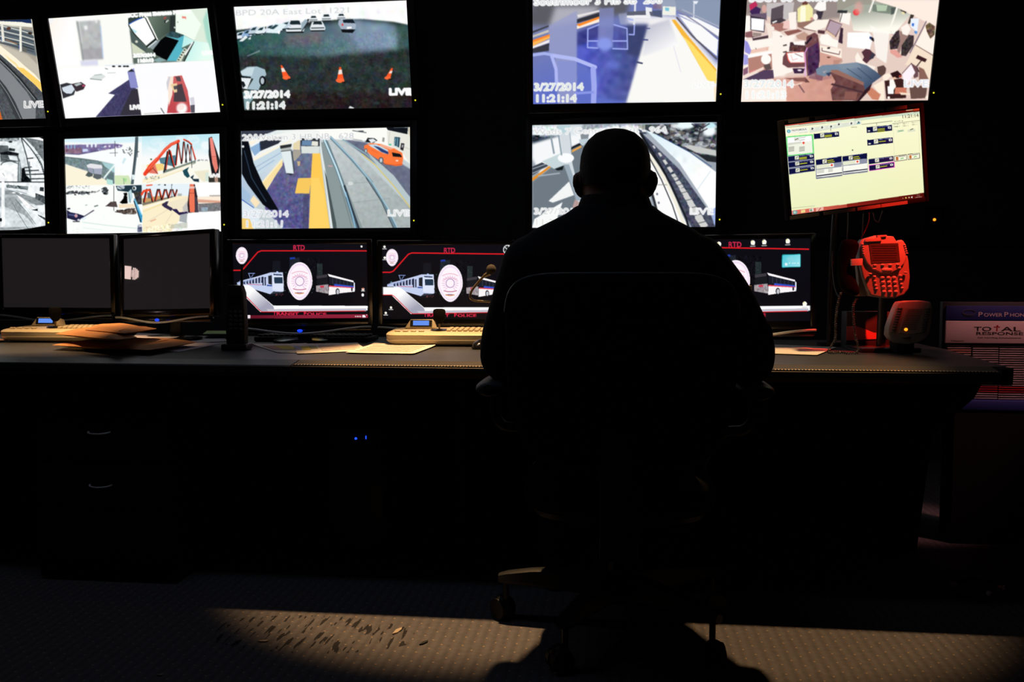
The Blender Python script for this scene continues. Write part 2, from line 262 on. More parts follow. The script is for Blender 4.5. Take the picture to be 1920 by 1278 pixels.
    c.P('8e5858', (1200,40), (1280,40), (1280,85), (1200,85), a=.4); c.P('8c9ab4', (1380,-80), (1830,-80), (1815,262), (1600,170), (1420,90)); c.L('d8deea', 12, (1578,20), (1575,160)); c.P('ecf0f8', (1565,10), (1620,10), (1600,40), (1580,35)); c.P('fafafc', (1420,130), (1600,170), (1810,270), (1805,340), (1640,240)); c.L('8c8ca4', 12, (1430,95), (1620,220), (1800,345)); c.L('5c5868', 16, (1420,165), (1560,330), (1785,545)); c.L('b0b4c8', 10, (1470,90), (1812,250))
    c.P('fbfbfb', (1440,150), (1640,240), (1800,370), (1788,520), (1600,360)); c.P('f8b840', (1370,185), (1405,185), (1520,330), (1782,640), (1782,740), (1700,740), (1500,380)); c.P('ffe06c', (1470,330), (1530,380), (1782,660), (1780,770), (1700,740), (1560,480)); c.L('e0d4ec', 5, (1390,430), (1455,665)); c.L('404880', 12, (1110,368), (1150,370)); c.L('383c60', 14, (1055,575), (1100,585)); c.L('404880', 8, (1140,265), (1170,265)); c.P('ffe8c4', (1760,800), (1780,790), (1775,930), (1765,930))
    osd(c, 100, 50, 62, 'Southmoor 3 HB SB  206', ang=-1, wid=1180, core='a8b0b4', hr=3); osd(c, 105, 835, 66, '3/27/2014', ang=-.5, wid=455, core='a8bca8'); osd(c, 112, 938, 64, '11:21:14', ang=-.5, wid=385, core='a8bca8'); osd(c, 1560, 805, 50, 'LIVE', wid=200, core='e8e8dc'); return c
def art_S8():
    c = Art(CORN['S8'], bg='c4d0d4'); c.view(430, 225, 5.189)
    c.G('b4c8dc', 'eef4f0', (100,600), (600,100), (120,100), (800,80), (880,200), (520,380), (340,640), (120,1060)); c.G('6c7290', '56568c', (700,300), (500,900), (700,200), (820,330), (790,700), (775,1055), (520,1050), (350,860), (360,680), (520,420)); c.N(.05, 8, (700,200), (820,330), (790,700), (775,1055), (520,1050), (350,860), (360,680), (520,420), chroma=.6)
    c.N(.06, 4, (500,560), (775,560), (770,1050), (450,1000), chroma=.5, seed=8); c.G('c4ccce', 'aab4b4', (1000,200), (1400,900), (880,170), (1100,180), (1765,850), (1765,1060), (980,1060), (900,320)); c.N(.025, 8, (880,170), (1100,180), (1765,850), (1765,1060), (980,1060)); c.P('6a7086', (1090,180), (1330,220), (1765,480), (1765,760), (1500,480)); c.N(.03, 9, (1090,180), (1330,220), (1765,480), (1765,760), (1500,480)); c.P('fdfdf8', (700,80), (1540,70), (1765,120), (1765,430), (1680,370), (1330,205), (880,180), (600,180)).blur(2)
    c.P('e9e9e0', (1530,110), (1765,130), (1765,440), (1690,330), (1540,240)); c.L('c8c8c0', 5, (1560,110), (1545,240)); c.L('b8b8b0', 4, (1690,260), (1765,290)); c.P('10141c', (1525,75), (1735,75), (1730,140), (1540,100)); c.P('2c4a5c', (1605,165), (1660,170), (1650,270), (1600,245)); c.L('7cb0c0', 9, (1615,180), (1605,250)); c.L('7cb0c0', 9, (1635,180), (1630,255)); c.P('26262c', (1670,225), (1702,230), (1690,300), (1660,285)); c.P('c8ccd0', (1680,240), (1692,242), (1684,270), (1674,266)); c.P('cfc9b4', (1735,75), (1760,75), (1762,180), (1738,130)); c.P('9a9a96', (1490,170), (1510,175), (1505,215), (1485,210)); c.E('58c8a0', 1562, 240, 14, 9)
    c.P('14181c', (1320,215), (1345,175), (1410,178), (1440,200), (1400,225)); c.P('e8eef0', (1350,190), (1400,182), (1430,205), (1380,225)); c.L('5c6064', 8, (1200,105), (1330,125)); c.L('8c9094', 6, (1060,165), (1290,200)); c.E('3c4248', 1280, 110, 30, 6)
    c.P('ff7a3c', (1312,250), (1370,225), (1480,235), (1600,275), (1680,320), (1690,370), (1680,440), (1620,448), (1530,430), (1450,385), (1340,315), (1310,290)); c.P('c8e0ec', (1350,240), (1430,238), (1540,290), (1550,335), (1500,325), (1380,262)); c.P('2c4078', (1400,250), (1450,262), (1545,310), (1545,335), (1480,312)); c.P('101418', (1580,315), (1660,330), (1680,362), (1590,355)); c.P('f8b090', (1480,235), (1600,275), (1570,290), (1450,250)); c.E('5c6870', 1328, 300, 15, 24); c.E('c4d0d4', 1328, 300, 8, 15); c.E('54606c', 1475, 392, 24, 32); c.E('c8d4d8', 1475, 392, 13, 21); c.L('d85020', 6, (1500,425), (1600,440), (1680,430)); c.E('ffe8dc', 1630, 395, 14, 7); c.L('e86030', 5, (1380,290), (1440,320))
    # median and rails
    c.P('8c9a9c', (895,220), (960,200), (1300,1055), (1020,1055), (930,560)); c.P('e6ecec', (880,180), (905,320), (960,620), (1030,1055), (985,1055), (935,620), (890,330)); c.P('4a5658', (925,480), (950,560), (1040,1000), (1045,1055), (1010,1055))
    c.L('5f7886', 34, (930,200), (1030,430), (1130,700), (1240,1055)); c.L('c8e8f4', 16, (925,195), (1040,460), (1140,740)); c.L('303c48', 20, (1120,640), (1190,850), (1262,1055)); c.L('8ec0dc', 12, (1130,700), (1200,930), (1228,1055)); c.L('788688', 10, (1080,640), (1150,880), (1195,1055))
    c.L('6c8896', 26, (985,170), (1180,370), (1380,600), (1520,830), (1620,1055)); c.L('a8ccdc', 11, (985,165), (1200,380), (1400,620), (1540,850), (1640,1055)); c.L('38444e', 8, (1330,560), (1480,790), (1600,1055))
    c.L('8fb0bc', 12, (1090,180), (1330,330), (1560,530), (1765,760)); c.P('b8c8cc', (1330,300), (1600,540), (1765,760), (1765,850), (1560,600)); c.L('dfc868', 9, (1290,330), (1420,440), (1600,640), (1760,850)); c.L('8c9496', 3, (1100,620), (1400,600)); c.L('8c9496', 3, (1200,800), (1560,760)); c.L('d8a8b0', 10, (965,445), (1000,450)); c.E('e8ecec', 1180, 615, 26, 18, a=.7)
    # platform
    c.P('f4f6f4', (200,200), (700,90), (880,100), (880,180), (700,200), (560,250), (240,400)); c.P('c8dce8', (235,400), (500,260), (520,370), (290,530)); c.L('8ca4c8', 5, (240,470), (500,320)); c.L('8ca4c8', 5, (270,500), (440,390)); c.P('fff0c8', (320,600), (520,370), (520,430), (360,690)); c.P('fbe2a4', (330,610), (520,390), (520,440), (355,680)); c.P('fbe6c0', (205,780), (240,730), (300,800), (260,850)); c.P('a4c0dc', (125,640), (210,730), (200,800), (125,770)); c.P('dfeaf2', (125,780), (240,850), (330,870), (250,1060), (125,1000)); c.P('f6d078', (125,950), (200,960), (240,1060), (125,1060)); c.L('3058b8', 7, (125,770), (240,850)); c.P('8fb4d8', (205,270), (300,220), (310,300), (250,350)); c.P('2a2e3c', (300,210), (560,150), (480,230), (310,300)); c.L('30508c', 6, (300,220), (305,300)); c.P('3a3f50', (120,100), (480,95), (300,160), (120,200)); c.P('fff4dc', (190,215), (290,190), (210,245)); c.P('fbf4e0', (240,370), (690,150), (620,200), (240,400))
    c.P('30343c', (690,180), (880,180), (880,260), (700,260)); c.P('6888ac', (710,200), (800,200), (800,250), (705,250)); c.P('dde4e0', (700,255), (880,255), (870,325), (705,325)); c.P('e8e8dc', (805,205), (865,210), (865,252), (800,250)); c.P('e8d8b0', (625,230), (690,190), (690,290), (620,290)); c.P('aaa498', (620,300), (690,290), (700,330), (640,400), (620,390)); c.P('c8b088', (660,400), (690,400), (690,440), (670,450))
    c.P('ffcc58', (810,325), (885,325), (920,620), (980,1055), (775,1055), (795,560)); c.P('ffd468', (800,560), (870,560), (920,700), (975,1055), (775,1055)); c.P('f8ca60', (670,565), (800,560), (780,712), (640,712)); c.P('3c3c54', (720,720), (775,720), (770,1055), (715,1055), a=.4)
    c.P('b8bcb8', (500,255), (600,245), (605,300), (510,310)); c.P('2c3030', (495,250), (610,232), (605,262), (500,280)); c.L('50565a', 7, (505,305), (610,292)); c.P('e4eef0', (510,310), (600,300), (628,520), (555,515)); c.P('4c5660', (600,300), (615,300), (640,480), (628,520)); c.P('2c3040', (555,515), (628,522), (600,540))
    c.P('0a0e14', (125,200), (190,210), (240,420), (330,620), (480,870), (400,870), (330,820), (180,620), (125,520)); c.L('30445c', 8, (150,300), (220,560), (360,790)); c.E('e8e8e8', 138, 258, 12, 12)
    osd(c, 130, 200, 56, '20/Welton 3 HB NB   628', ang=-1, wid=1080, core='8c9494'); osd(c, 135, 938, 60, '3/27/2014', wid=440, core='8894b0'); osd(c, 148, 1035, 60, '11:21:11', wid=370, core='98a0c0'); osd(c, 1535, 930, 58, 'LIVE', wid=215, core='a8b4b8'); return c
def art_S9():
    c = Art(CORN['S9'], bg='9aa4b0'); c.view(980, 215, 4.923)
    c.P('f6f8fa', (90,260), (560,150), (900,100), (1100,100), (1200,1040), (400,1040), (90,400)); c.P('6f7a84', (450,300), (700,200), (700,600), (480,700), (560,1040), (90,1040), (90,620), (260,480)); c.P('39485a', (90,200), (250,170), (320,200), (90,270)); c.P('dfe8ec', (90,100), (560,95), (500,190), (90,200)); c.blur(4)
    c.P('3c4450', (90,480), (180,440), (240,470), (90,560)); c.L('b8c0c8', 7, (95,500), (220,455)); c.L('b8c0c8', 7, (95,540), (230,480)); c.P('e8922c', (90,585), (250,470), (260,485), (90,615)); c.P('f0a848', (455,330), (540,285), (545,300), (455,350)); c.P('181c24', (450,300), (530,260), (540,280), (450,320)); c.P('f4f6f6', (240,795), (430,615), (475,740), (280,810)); c.P('f8fafa', (110,960), (370,805), (330,920), (300,1040), (90,1040)); c.P('b89c98', (460,850), (485,780), (540,810), (500,870)); c.L('a8b4bc', 12, (150,565), (340,540)); c.P('c8d8dc', (180,430), (370,350), (470,400), (450,440), (290,500)); c.P('141c20', (300,500), (380,470), (370,510), (320,515))
    c.P('d4dce2', (340,150), (430,150), (460,450), (545,800), (510,800), (430,600), (380,450)); c.L('9ca8b4', 8, (435,160), (450,300)); c.P('9cacb8', (380,460), (430,460), (545,790), (500,790)); c.E('fbfdff', 400, 400, 75, 45); c.L('8c9ca8', 14, (330,170), (360,370)); c.L('8c9ca8', 16, (260,190), (290,355)); c.P('bcd4dc', (330,100), (440,100), (440,170), (330,170)); c.P('222a34', (90,190), (160,190), (150,240), (90,250)); c.P('3c4854', (530,160), (620,150), (600,240), (540,230), a=.6); c.P('c0d0d8', (520,230), (620,220), (560,290), (530,270))
    # tracks
    c.P('474c60', (1060,130), (1130,160), (1440,480), (1700,840), (1780,1040), (1560,1040), (1370,650), (1200,350)); c.N(.06, 7, (1060,130), (1130,160), (1440,480), (1700,840), (1780,1040), (1560,1040), (1370,650), (1200,350)); c.P('fdfdfd', (1165,400), (1330,640), (1530,1040), (1260,1040), (1180,640)); c.P('a8b0bc', (1110,180), (1180,180), (1440,440), (1610,690), (1720,870), (1690,850), (1440,500))
    c.L('1c2028', 20, (1095,180), (1250,430), (1370,650), (1510,960), (1530,1040)); c.L('f4f0e0', 30, (1170,370), (1300,570), (1400,780), (1500,1040)); c.L('22262c', 9, (1170,400), (1280,600), (1380,830), (1450,1040)); c.L('2c3036', 22, (1165,630), (1215,800), (1265,1000)); c.L('16181c', 10, (1080,170), (1180,350), (1330,560)); c.L('8c9088', 6, (1200,645), (1330,645)); c.L('303438', 7, (1250,945), (1340,950))
    for i in range(11):
        t = i/10; x = 1210+430*t**.9; y = 300+690*t; k = 18+52*t
        c.P('d4d4d2', (x-k*.8,y-k*.6), (x+k*.1,y-k*.9), (x+k,y+k*.4), (x+k*.2,y+k*.9)); c.L('50545c', 4+3*t, (x-k,y+k*.3), (x+k*.9,y-k*.2)) if i > 3 else None
    for i, y in enumerate((660, 730, 810, 900)): c.E('707684', 1225+i*15, y, 9, 12)
    c.G('dff2fa', 'ffffff', (1200,200), (1600,600), (1130,140), (1240,190), (1540,350), (1785,530), (1785,960), (1715,860), (1600,680), (1440,440)); c.L('c4dce8', 5, (1610,690), (1730,520)); c.N(.03, 20, (1400,330), (1700,500), (1600,600), (1350,420)); c.P('9fb4e4', (1735,870), (1785,850), (1780,1030), (1760,1000))
    c.P('3f444c', (1130,95), (1785,80), (1785,440), (1540,340), (1240,185), (1130,140)); c.N(.16, 7, (1130,95), (1785,80), (1785,440), (1540,340), (1240,185)); c.scat(['e4e8ec', 'a8aeb4', '22262c', '5c626a', 'c4ccd4', '787068'], 130, 26, (1250,110), (1780,90), (1780,400), (1330,210), seed=6, a=.7); c.E('eefcff', 1500, 100, 80, 34, soft=3); c.E('f4fcff', 1720, 150, 60, 50, soft=4); c.E('c8f0f8', 1730, 100, 50, 26, soft=2)
    for p in (((1640,110),(1610,250)), ((1640,140),(1560,90)), ((1645,130),(1720,85)), ((1630,170),(1700,130)), ((1620,200),(1540,170))): c.L('2c2c34', 9, *p)
    c.P('c8cac8', (1480,290), (1540,280), (1780,330), (1785,380), (1600,350)); c.P('24282c', (1600,360), (1785,390), (1785,440), (1700,430)); c.L('20407c', 5, (1240,185), (1540,345), (1740,480)); c.N(.12, 5, (90,95), (330,95), (330,200), (90,230)); c.P('a4a49c', (1060,95), (1130,95), (1130,135), (1070,125)); c.N(.12, 6, (560,95), (1130,90), (1130,140), (600,160))
    osd(c, 105, 185, 52, 'Wads 7 Center South - 964', ang=-1, wid=1220, core='a0a8ac'); osd(c, 102, 915, 54, '3/27/2014', wid=430, core='a0a8a8'); osd(c, 105, 1015, 56, '11:21:14', wid=370, core='b8b8b0'); osd(c, 1535, 915, 56, 'LIVE', wid=220, core='c4c8d0'); return c
def art_S5():
    c = Art(CORN['S5'], bg='e8cfc4'); c.view(1380, 0, 6.555)
    c.P('9a8c88', (100,-150), (1311,-150), (1311,230), (1160,240), (830,360), (640,150), (100,200)); c.G('e0a898', 'd09888', (300,1000), (1311,1200), (60,1000), (640,950), (1311,900), (1320,1300), (60,1300)); c.N(.03, 10, (60,1000), (1311,900), (1311,1300), (60,1300)); c.P('fff4ea', (110,480), (740,430), (600,950), (450,920), (80,980)).blur(6)
    c.P('c7c0c0', (380,40), (720,30), (700,200), (600,260), (380,200)); c.P('5c5058', (440,110), (590,60), (580,240), (430,250)); c.P('463c44', (430,250), (560,220), (620,250), (480,320), (430,300)); c.P('f4f4f0', (445,275), (505,250), (510,265), (460,290))
    c.P('c02f5c', (165,60), (240,20), (270,60), (230,130), (180,140)); c.P('3f2858', (170,140), (250,80), (310,110), (290,180), (200,190)); c.E('d8a8a0', 350, 110, 30, 50); c.P('6c5a70', (170,180), (380,160), (380,260), (350,220), (180,210))
    c.P('fffbf4', (115,195), (175,195), (180,380), (110,390)); c.P('2e2436', (180,200), (360,225), (352,400), (180,370)); c.P(WH, (190,222), (352,238), (345,385), (190,365)); c.P('8c5c60', (120,400), (200,380), (210,460), (110,460)); c.P('4c3840', (200,450), (400,430), (400,470), (210,500)); c.L('f0d8d4', 12, (215,465), (390,430)); c.P('9c8a84', (210,400), (320,410), (310,440), (210,440)); c.E('fffaf4', 120, 468, 16, 12)
    c.P('f8e8dc', (370,280), (420,290), (450,340), (440,500), (410,500)); c.P('a8746c', (440,290), (640,280), (640,360), (540,390), (450,350)); c.E('f8ece4', 455, 350, 20, 24)
    c.P('f4ecaa', (760,110), (820,60), (900,50), (950,110), (950,230), (880,280), (760,270)); c.P('fffde0', (800,80), (860,80), (860,280), (790,280)); c.P('6c4038', (820,20), (890,20), (880,60), (820,65)); c.P('fff4ec', (650,160), (745,145), (745,360), (660,360)); c.P('f4ccc4', (590,260), (660,260), (665,360), (580,350)); c.P('fffaf6', (1010,30), (1110,20), (1110,130), (1040,140), (960,110)); c.P('3c3440', (990,140), (1080,140), (1050,240), (1000,230)); c.E('fff4ec', 980, 210, 30, 40); c.P('9a7468', (760,280), (960,250), (830,360), (760,330)); c.E('d89c94', 935, 232, 20, 18)
    c.P('fff6ea', (830,340), (980,250), (1150,240), (1100,340), (980,380)); c.L('6c4c48', 8, (830,355), (980,385)); c.P('905c54', (590,390), (770,360), (820,385), (640,440)); c.P('c49c8c', (740,440), (840,390), (900,430), (860,500), (760,480)); c.P('fff6ee', (450,380), (540,390), (600,450), (740,430), (690,500), (640,640), (570,700), (560,830), (700,840), (700,880), (470,950), (450,700))
    c.P('fff8f0', (150,510), (450,470), (450,560), (160,680)); c.P('f0c8b8', (150,620), (410,570), (400,620), (170,660)); c.P('ffffff', (140,680), (450,630), (450,650), (150,710)); c.P('b88478', (150,715), (440,660), (450,850), (350,880), (160,900)); c.E('fffdf8', 372, 728, 62, 62); c.P('f8e0d4', (80,940), (340,820), (350,850), (90,970)); c.P('54405c', (80,980), (350,860), (460,860), (470,960), (250,990)); c.P('8c6078', (90,850), (150,820), (150,900), (90,930)); c.P('9a94e0', (105,490), (150,520), (190,620), (170,670), (110,640)); c.P('a4a0e4', (95,660), (150,680), (150,790), (95,800)); c.L('e08080', 14, (170,885), (240,860)); c.P('605050', (340,800), (420,780), (440,850), (370,860))
    for y in (555, 637): c.P('4c3838', (580,y), (625,y-12), (630,y+6), (585,y+14))
    c.L('4c3838', 6, (245,590), (250,605)); c.L('c89888', 5, (385,590), (385,620)); c.P('7a5a60', (540,445), (570,440), (560,460))
    # chair with papers and coat
    c.P('483038', (670,520), (860,510), (860,640), (655,630)); c.P('fffaf4', (700,515), (850,500), (850,560), (720,550)); c.P('5c3838', (690,560), (850,560), (855,630), (660,630)); c.N(.08, 5, (690,560), (850,560), (855,630), (660,630))
    c.P('70484c', (580,700), (620,640), (860,640), (860,820), (640,830), (575,790)); c.P('f05848', (622,650), (840,632), (852,770), (670,775), (640,740)); c.P('fffaf6', (632,655), (838,638), (846,765), (675,768), (650,730)); c.E('ffffff', 730, 710, 60, 45); c.L('e88c80', 5, (680,680), (700,740), (760,720)); c.L('6c3c40', 6, (730,660), (820,700))
    c.P('74484c', (870,450), (970,400), (1010,430), (1030,560), (1040,700), (1010,880), (960,870), (880,940), (855,700)); c.P('4a2c50', (880,600), (1010,520), (1035,700), (1010,880), (890,930)); c.N(.05, 9, (870,450), (1010,430), (1035,700), (1010,880), (880,930)); c.P('241828', (855,530), (930,445), (940,470), (870,550)); c.L('e8a8ec', 12, (880,590), (850,650), (858,780), (852,930)); c.P('3c2444', (700,840), (850,840), (830,900), (720,900)); c.E('f0e4ec', 785, 862, 26, 12); c.P('8a5a54', (600,960), (860,950), (900,1000), (760,1000)); c.L('7c5c60', 16, (780,1045), (840,1130)); c.L('f8e0d0', 12, (700,1050), (810,1020)); c.P('6e4444', (860,960), (910,1010), (850,1010))
    c.P('a06c70', (960,880), (1130,860), (1200,900), (1180,960), (1000,1000), a=.5); c.P('5c3854', (900,900), (1100,850), (1060,990), (900,960), a=.5)
    # right-hand desk
    c.P('6a4a52', (1155,240), (1310,300), (1230,460), (1100,380)); c.P('b8a0ac', (1165,255), (1305,305), (1225,440), (1115,365)); c.P('e8c8a8', (1115,370), (1225,445), (1215,460), (1105,385)); c.P('3c2838', (1290,340), (1320,350), (1311,540), (1260,520)); c.P('54343c', (1010,370), (1100,380), (1090,420), (1010,410)); c.P('fffbf2', (1050,430), (1130,420), (1200,480), (1260,500), (1250,590), (1050,540), (1030,480)); c.P('fff2e4', (1030,560), (1300,600), (1300,720), (1040,640)); c.L('5c3438', 9, (1060,590), (1060,625), (1270,670), (1280,630)); c.P('fff6ec', (1075,600), (1275,635), (1268,665), (1075,620)); c.P('1e1418', (1128,582), (1160,578), (1155,602), (1125,600)); c.P('d8a494', (1030,640), (1311,720), (1200,850), (1130,860), (1035,850)); c.P('5c3c34', (1120,695), (1170,700), (1150,715), (1125,710)); c.P('aa7a6c', (1200,740), (1311,730), (1311,760), (1200,850), a=.5)
    c.view(1570, 0, 6.555)
    c.P('ffeee2', (470,-150), (1260,-150), (1240,100), (1200,330), (1000,230), (720,90), (480,20)); c.G('a8aca0', 'fffdf0', (500,120), (500,360), (0,-20), (480,20), (740,100), (900,180), (700,420), (200,380), (160,160), (0,150)); c.P('5c6c60', (440,60), (600,60), (720,100), (690,180), (520,160), (430,140), a=.6); c.P('b8ccb0', (480,60), (620,70), (600,140), (490,140)); c.P('404848', (660,100), (720,90), (700,170), (660,190), a=.7); c.P('a09c90', (0,-150), (440,-150), (420,60), (200,60), (0,150)); c.E('e84848', 235, 155, 40, 40); c.E('f0a8a0', 265, 100, 50, 80, soft=5, a=.6); c.L('fffaf0', 20, (460,-20), (395,150)); c.L('fffcf0', 22, (735,100), (690,240), (620,420)); c.P('303438', (10,130), (130,130), (120,165), (0,160)); c.P('fffaf2', (40,165), (170,165), (150,310), (30,270)); c.L('2c2c30', 8, (65,160), (35,270))
    c.P('3c3430', (770,120), (850,150), (840,170), (790,150)); c.P('e8e0b0', (790,140), (830,160), (820,190), (790,170)); c.P('3c3430', (900,180), (945,190), (885,300), (865,290)); c.P('eef6ff', (900,230), (1000,230), (980,400), (900,330)); c.P('386cd4', (915,290), (945,290), (935,330), (915,320)); c.P('5894dc', (950,380), (985,390), (970,425), (940,400))
    c.P('ffffff', (130,400), (390,400), (440,470), (400,610), (120,580)); c.P('1e2c6c', (400,450), (425,455), (415,485), (395,475)); c.P('221c20', (425,455), (460,480), (450,515), (415,490)); c.P('fffdf6', (400,310), (640,420), (620,620), (600,780), (480,700), (460,560), (440,420), a=.8)
    c.P('3c3234', (720,390), (760,370), (770,500), (740,600), (650,610), (640,510)); c.P('3c3234', (880,430), (940,440), (930,560), (840,690), (780,680), (790,560)); c.N(.07, 5, (650,380), (950,430), (830,690), (640,610)); c.P('a08078', (765,380), (880,430), (790,560), (760,670), (730,640), (770,500)); c.P('e8a498', (650,612), (720,610), (800,700), (740,710), (650,650)); c.P('fff6ee', (780,340), (860,290), (900,360), (860,440), (800,420)); c.L('48405c', 9, (1090,265), (960,520), (890,650)); c.P('fff4e8', (960,550), (1080,320), (1210,340), (1180,680)); c.P('6c5440', (1080,320), (1130,280), (1200,330), (1190,430), (1140,480), (1100,400)); c.N(.14, 5, (1080,320), (1130,280), (1200,330), (1190,430), (1110,440)); c.L('5c4038', 6, (960,555), (1170,680)); c.P('f8e4cc', (960,560), (1170,690), (1130,980), (1000,800), (830,800)); 
    c.P('3c2024', (985,675), (1098,728), (1075,765), (960,715)); c.L('341c20', 13, (1030,740), (960,830)); c.P('6c4c50', (900,770), (990,830), (990,940), (940,960)); c.P('fff4fa', (905,785), (955,890), (860,1030), (805,970), (800,910)); c.L('50303c', 7, (795,900), (910,775)); c.P('8c6458', (1000,820), (1060,850), (1120,980), (1000,980)); c.L('3c2828', 10, (980,840), (1000,880))
    c.P('2c1418', (650,900), (740,865), (790,920), (750,960), (680,950)); c.E('a84038', 770, 935, 18, 16); c.E('f8c8a8', 700, 965, 24, 22); c.P('fff0e0', (560,920), (630,895), (660,930), (600,990), (560,980)); c.P('3c2020', (580,990), (780,960), (850,1000), (840,1200), (600,1210)); c.P('fffaf4', (640,980), (690,970), (720,1060), (690,1100), (640,1060)); c.P(WH, (615,1055), (690,1060), (690,1150), (620,1150)); c.P('d07c64', (710,1070), (840,1070), (850,1150), (700,1150)); c.P('fce4cc', (760,1130), (1000,1150), (980,1165), (780,1160)); c.P('6a5048', (880,1050), (1100,1050), (1080,1200), (900,1210)); c.P('fff0dc', (440,1050), (570,980), (580,1240), (510,1220), (540,1150), (500,1130)); c.P('d08468', (360,1130), (420,1070), (530,1160), (500,1225), (430,1215)); c.P('341c24', (190,1230), (430,1020), (400,1100), (270,1240)); c.E('fff8f0', 630, 1195, 16, 16)
    c.P('54303c', (300,640), (350,600), (400,610), (430,640), (470,680), (430,720), (400,740), (360,780), (310,740), (330,700)); c.P('3c3848', (430,640), (470,670), (440,720), (390,720)); c.P('fff4e8', (250,640), (310,740), (370,790), (470,820), (440,880), (230,760), (220,700)); c.P('5c4440', (490,820), (570,800), (600,840), (590,900), (540,940), (500,900))
    c.G('7a8ca0', '3c4c68', (200,780), (450,1050), (-260,850), (-180,800), (0,790), (240,765), (360,800), (480,880), (540,940), (430,1020), (330,1110), (300,1010), (0,860), (-80,880), (-150,940), (-250,910)); c.P('8898a8', (0,800), (240,768), (300,830), (60,850), a=.6); c.L('2c3850', 5, (120,840), (300,960)); c.L('2c3850', 5, (250,830), (420,970)); c.P('384460', (-140,900), (-60,880), (-100,940))
    c.P('9a6c60', (-80,860), (0,855), (330,1010), (320,1050), (-60,900)); c.P('6c4444', (-90,880), (330,1050), (340,1100), (250,1230), (-60,1230), (-80,1100), (-20,1000)); c.N(.04, 10, (-90,880), (330,1050), (250,1230), (-60,1230)); c.P('8c5c54', (100,1120), (250,1130), (230,1220), (80,1215)); c.P('4c3038', (-60,1020), (320,1120), (310,1140), (-80,1040)); c.P('e0b8b0', (-180,880), (-120,860), (-160,900), a=.5)
    c.view(1370, 0, 4.571); c.P('fff0e0', (1660,830), (1690,810), (1688,856)); c.P('1a1210', (1180,850), (1330,845), (1700,835), (1690,860), (1180,860), a=.0)
    c.P('fff8ee', (90,680), (350,690), (480,750), (480,865), (85,870), a=.9); osd(c, 160, 14, 60, 'SCC1 53 Console 1', ang=-.5, wid=820, core='c8ccc8', hr=3); osd(c, 110, 745, 58, '3/27/2014', wid=430, core='b8ccc8', hr=3); osd(c, 115, 838, 58, '11:21:13', wid=360, core='dce8e0', hr=3); osd(c, 1480, 740, 56, 'LIVE', wid=210, core='b4bcd0', hr=3); return c
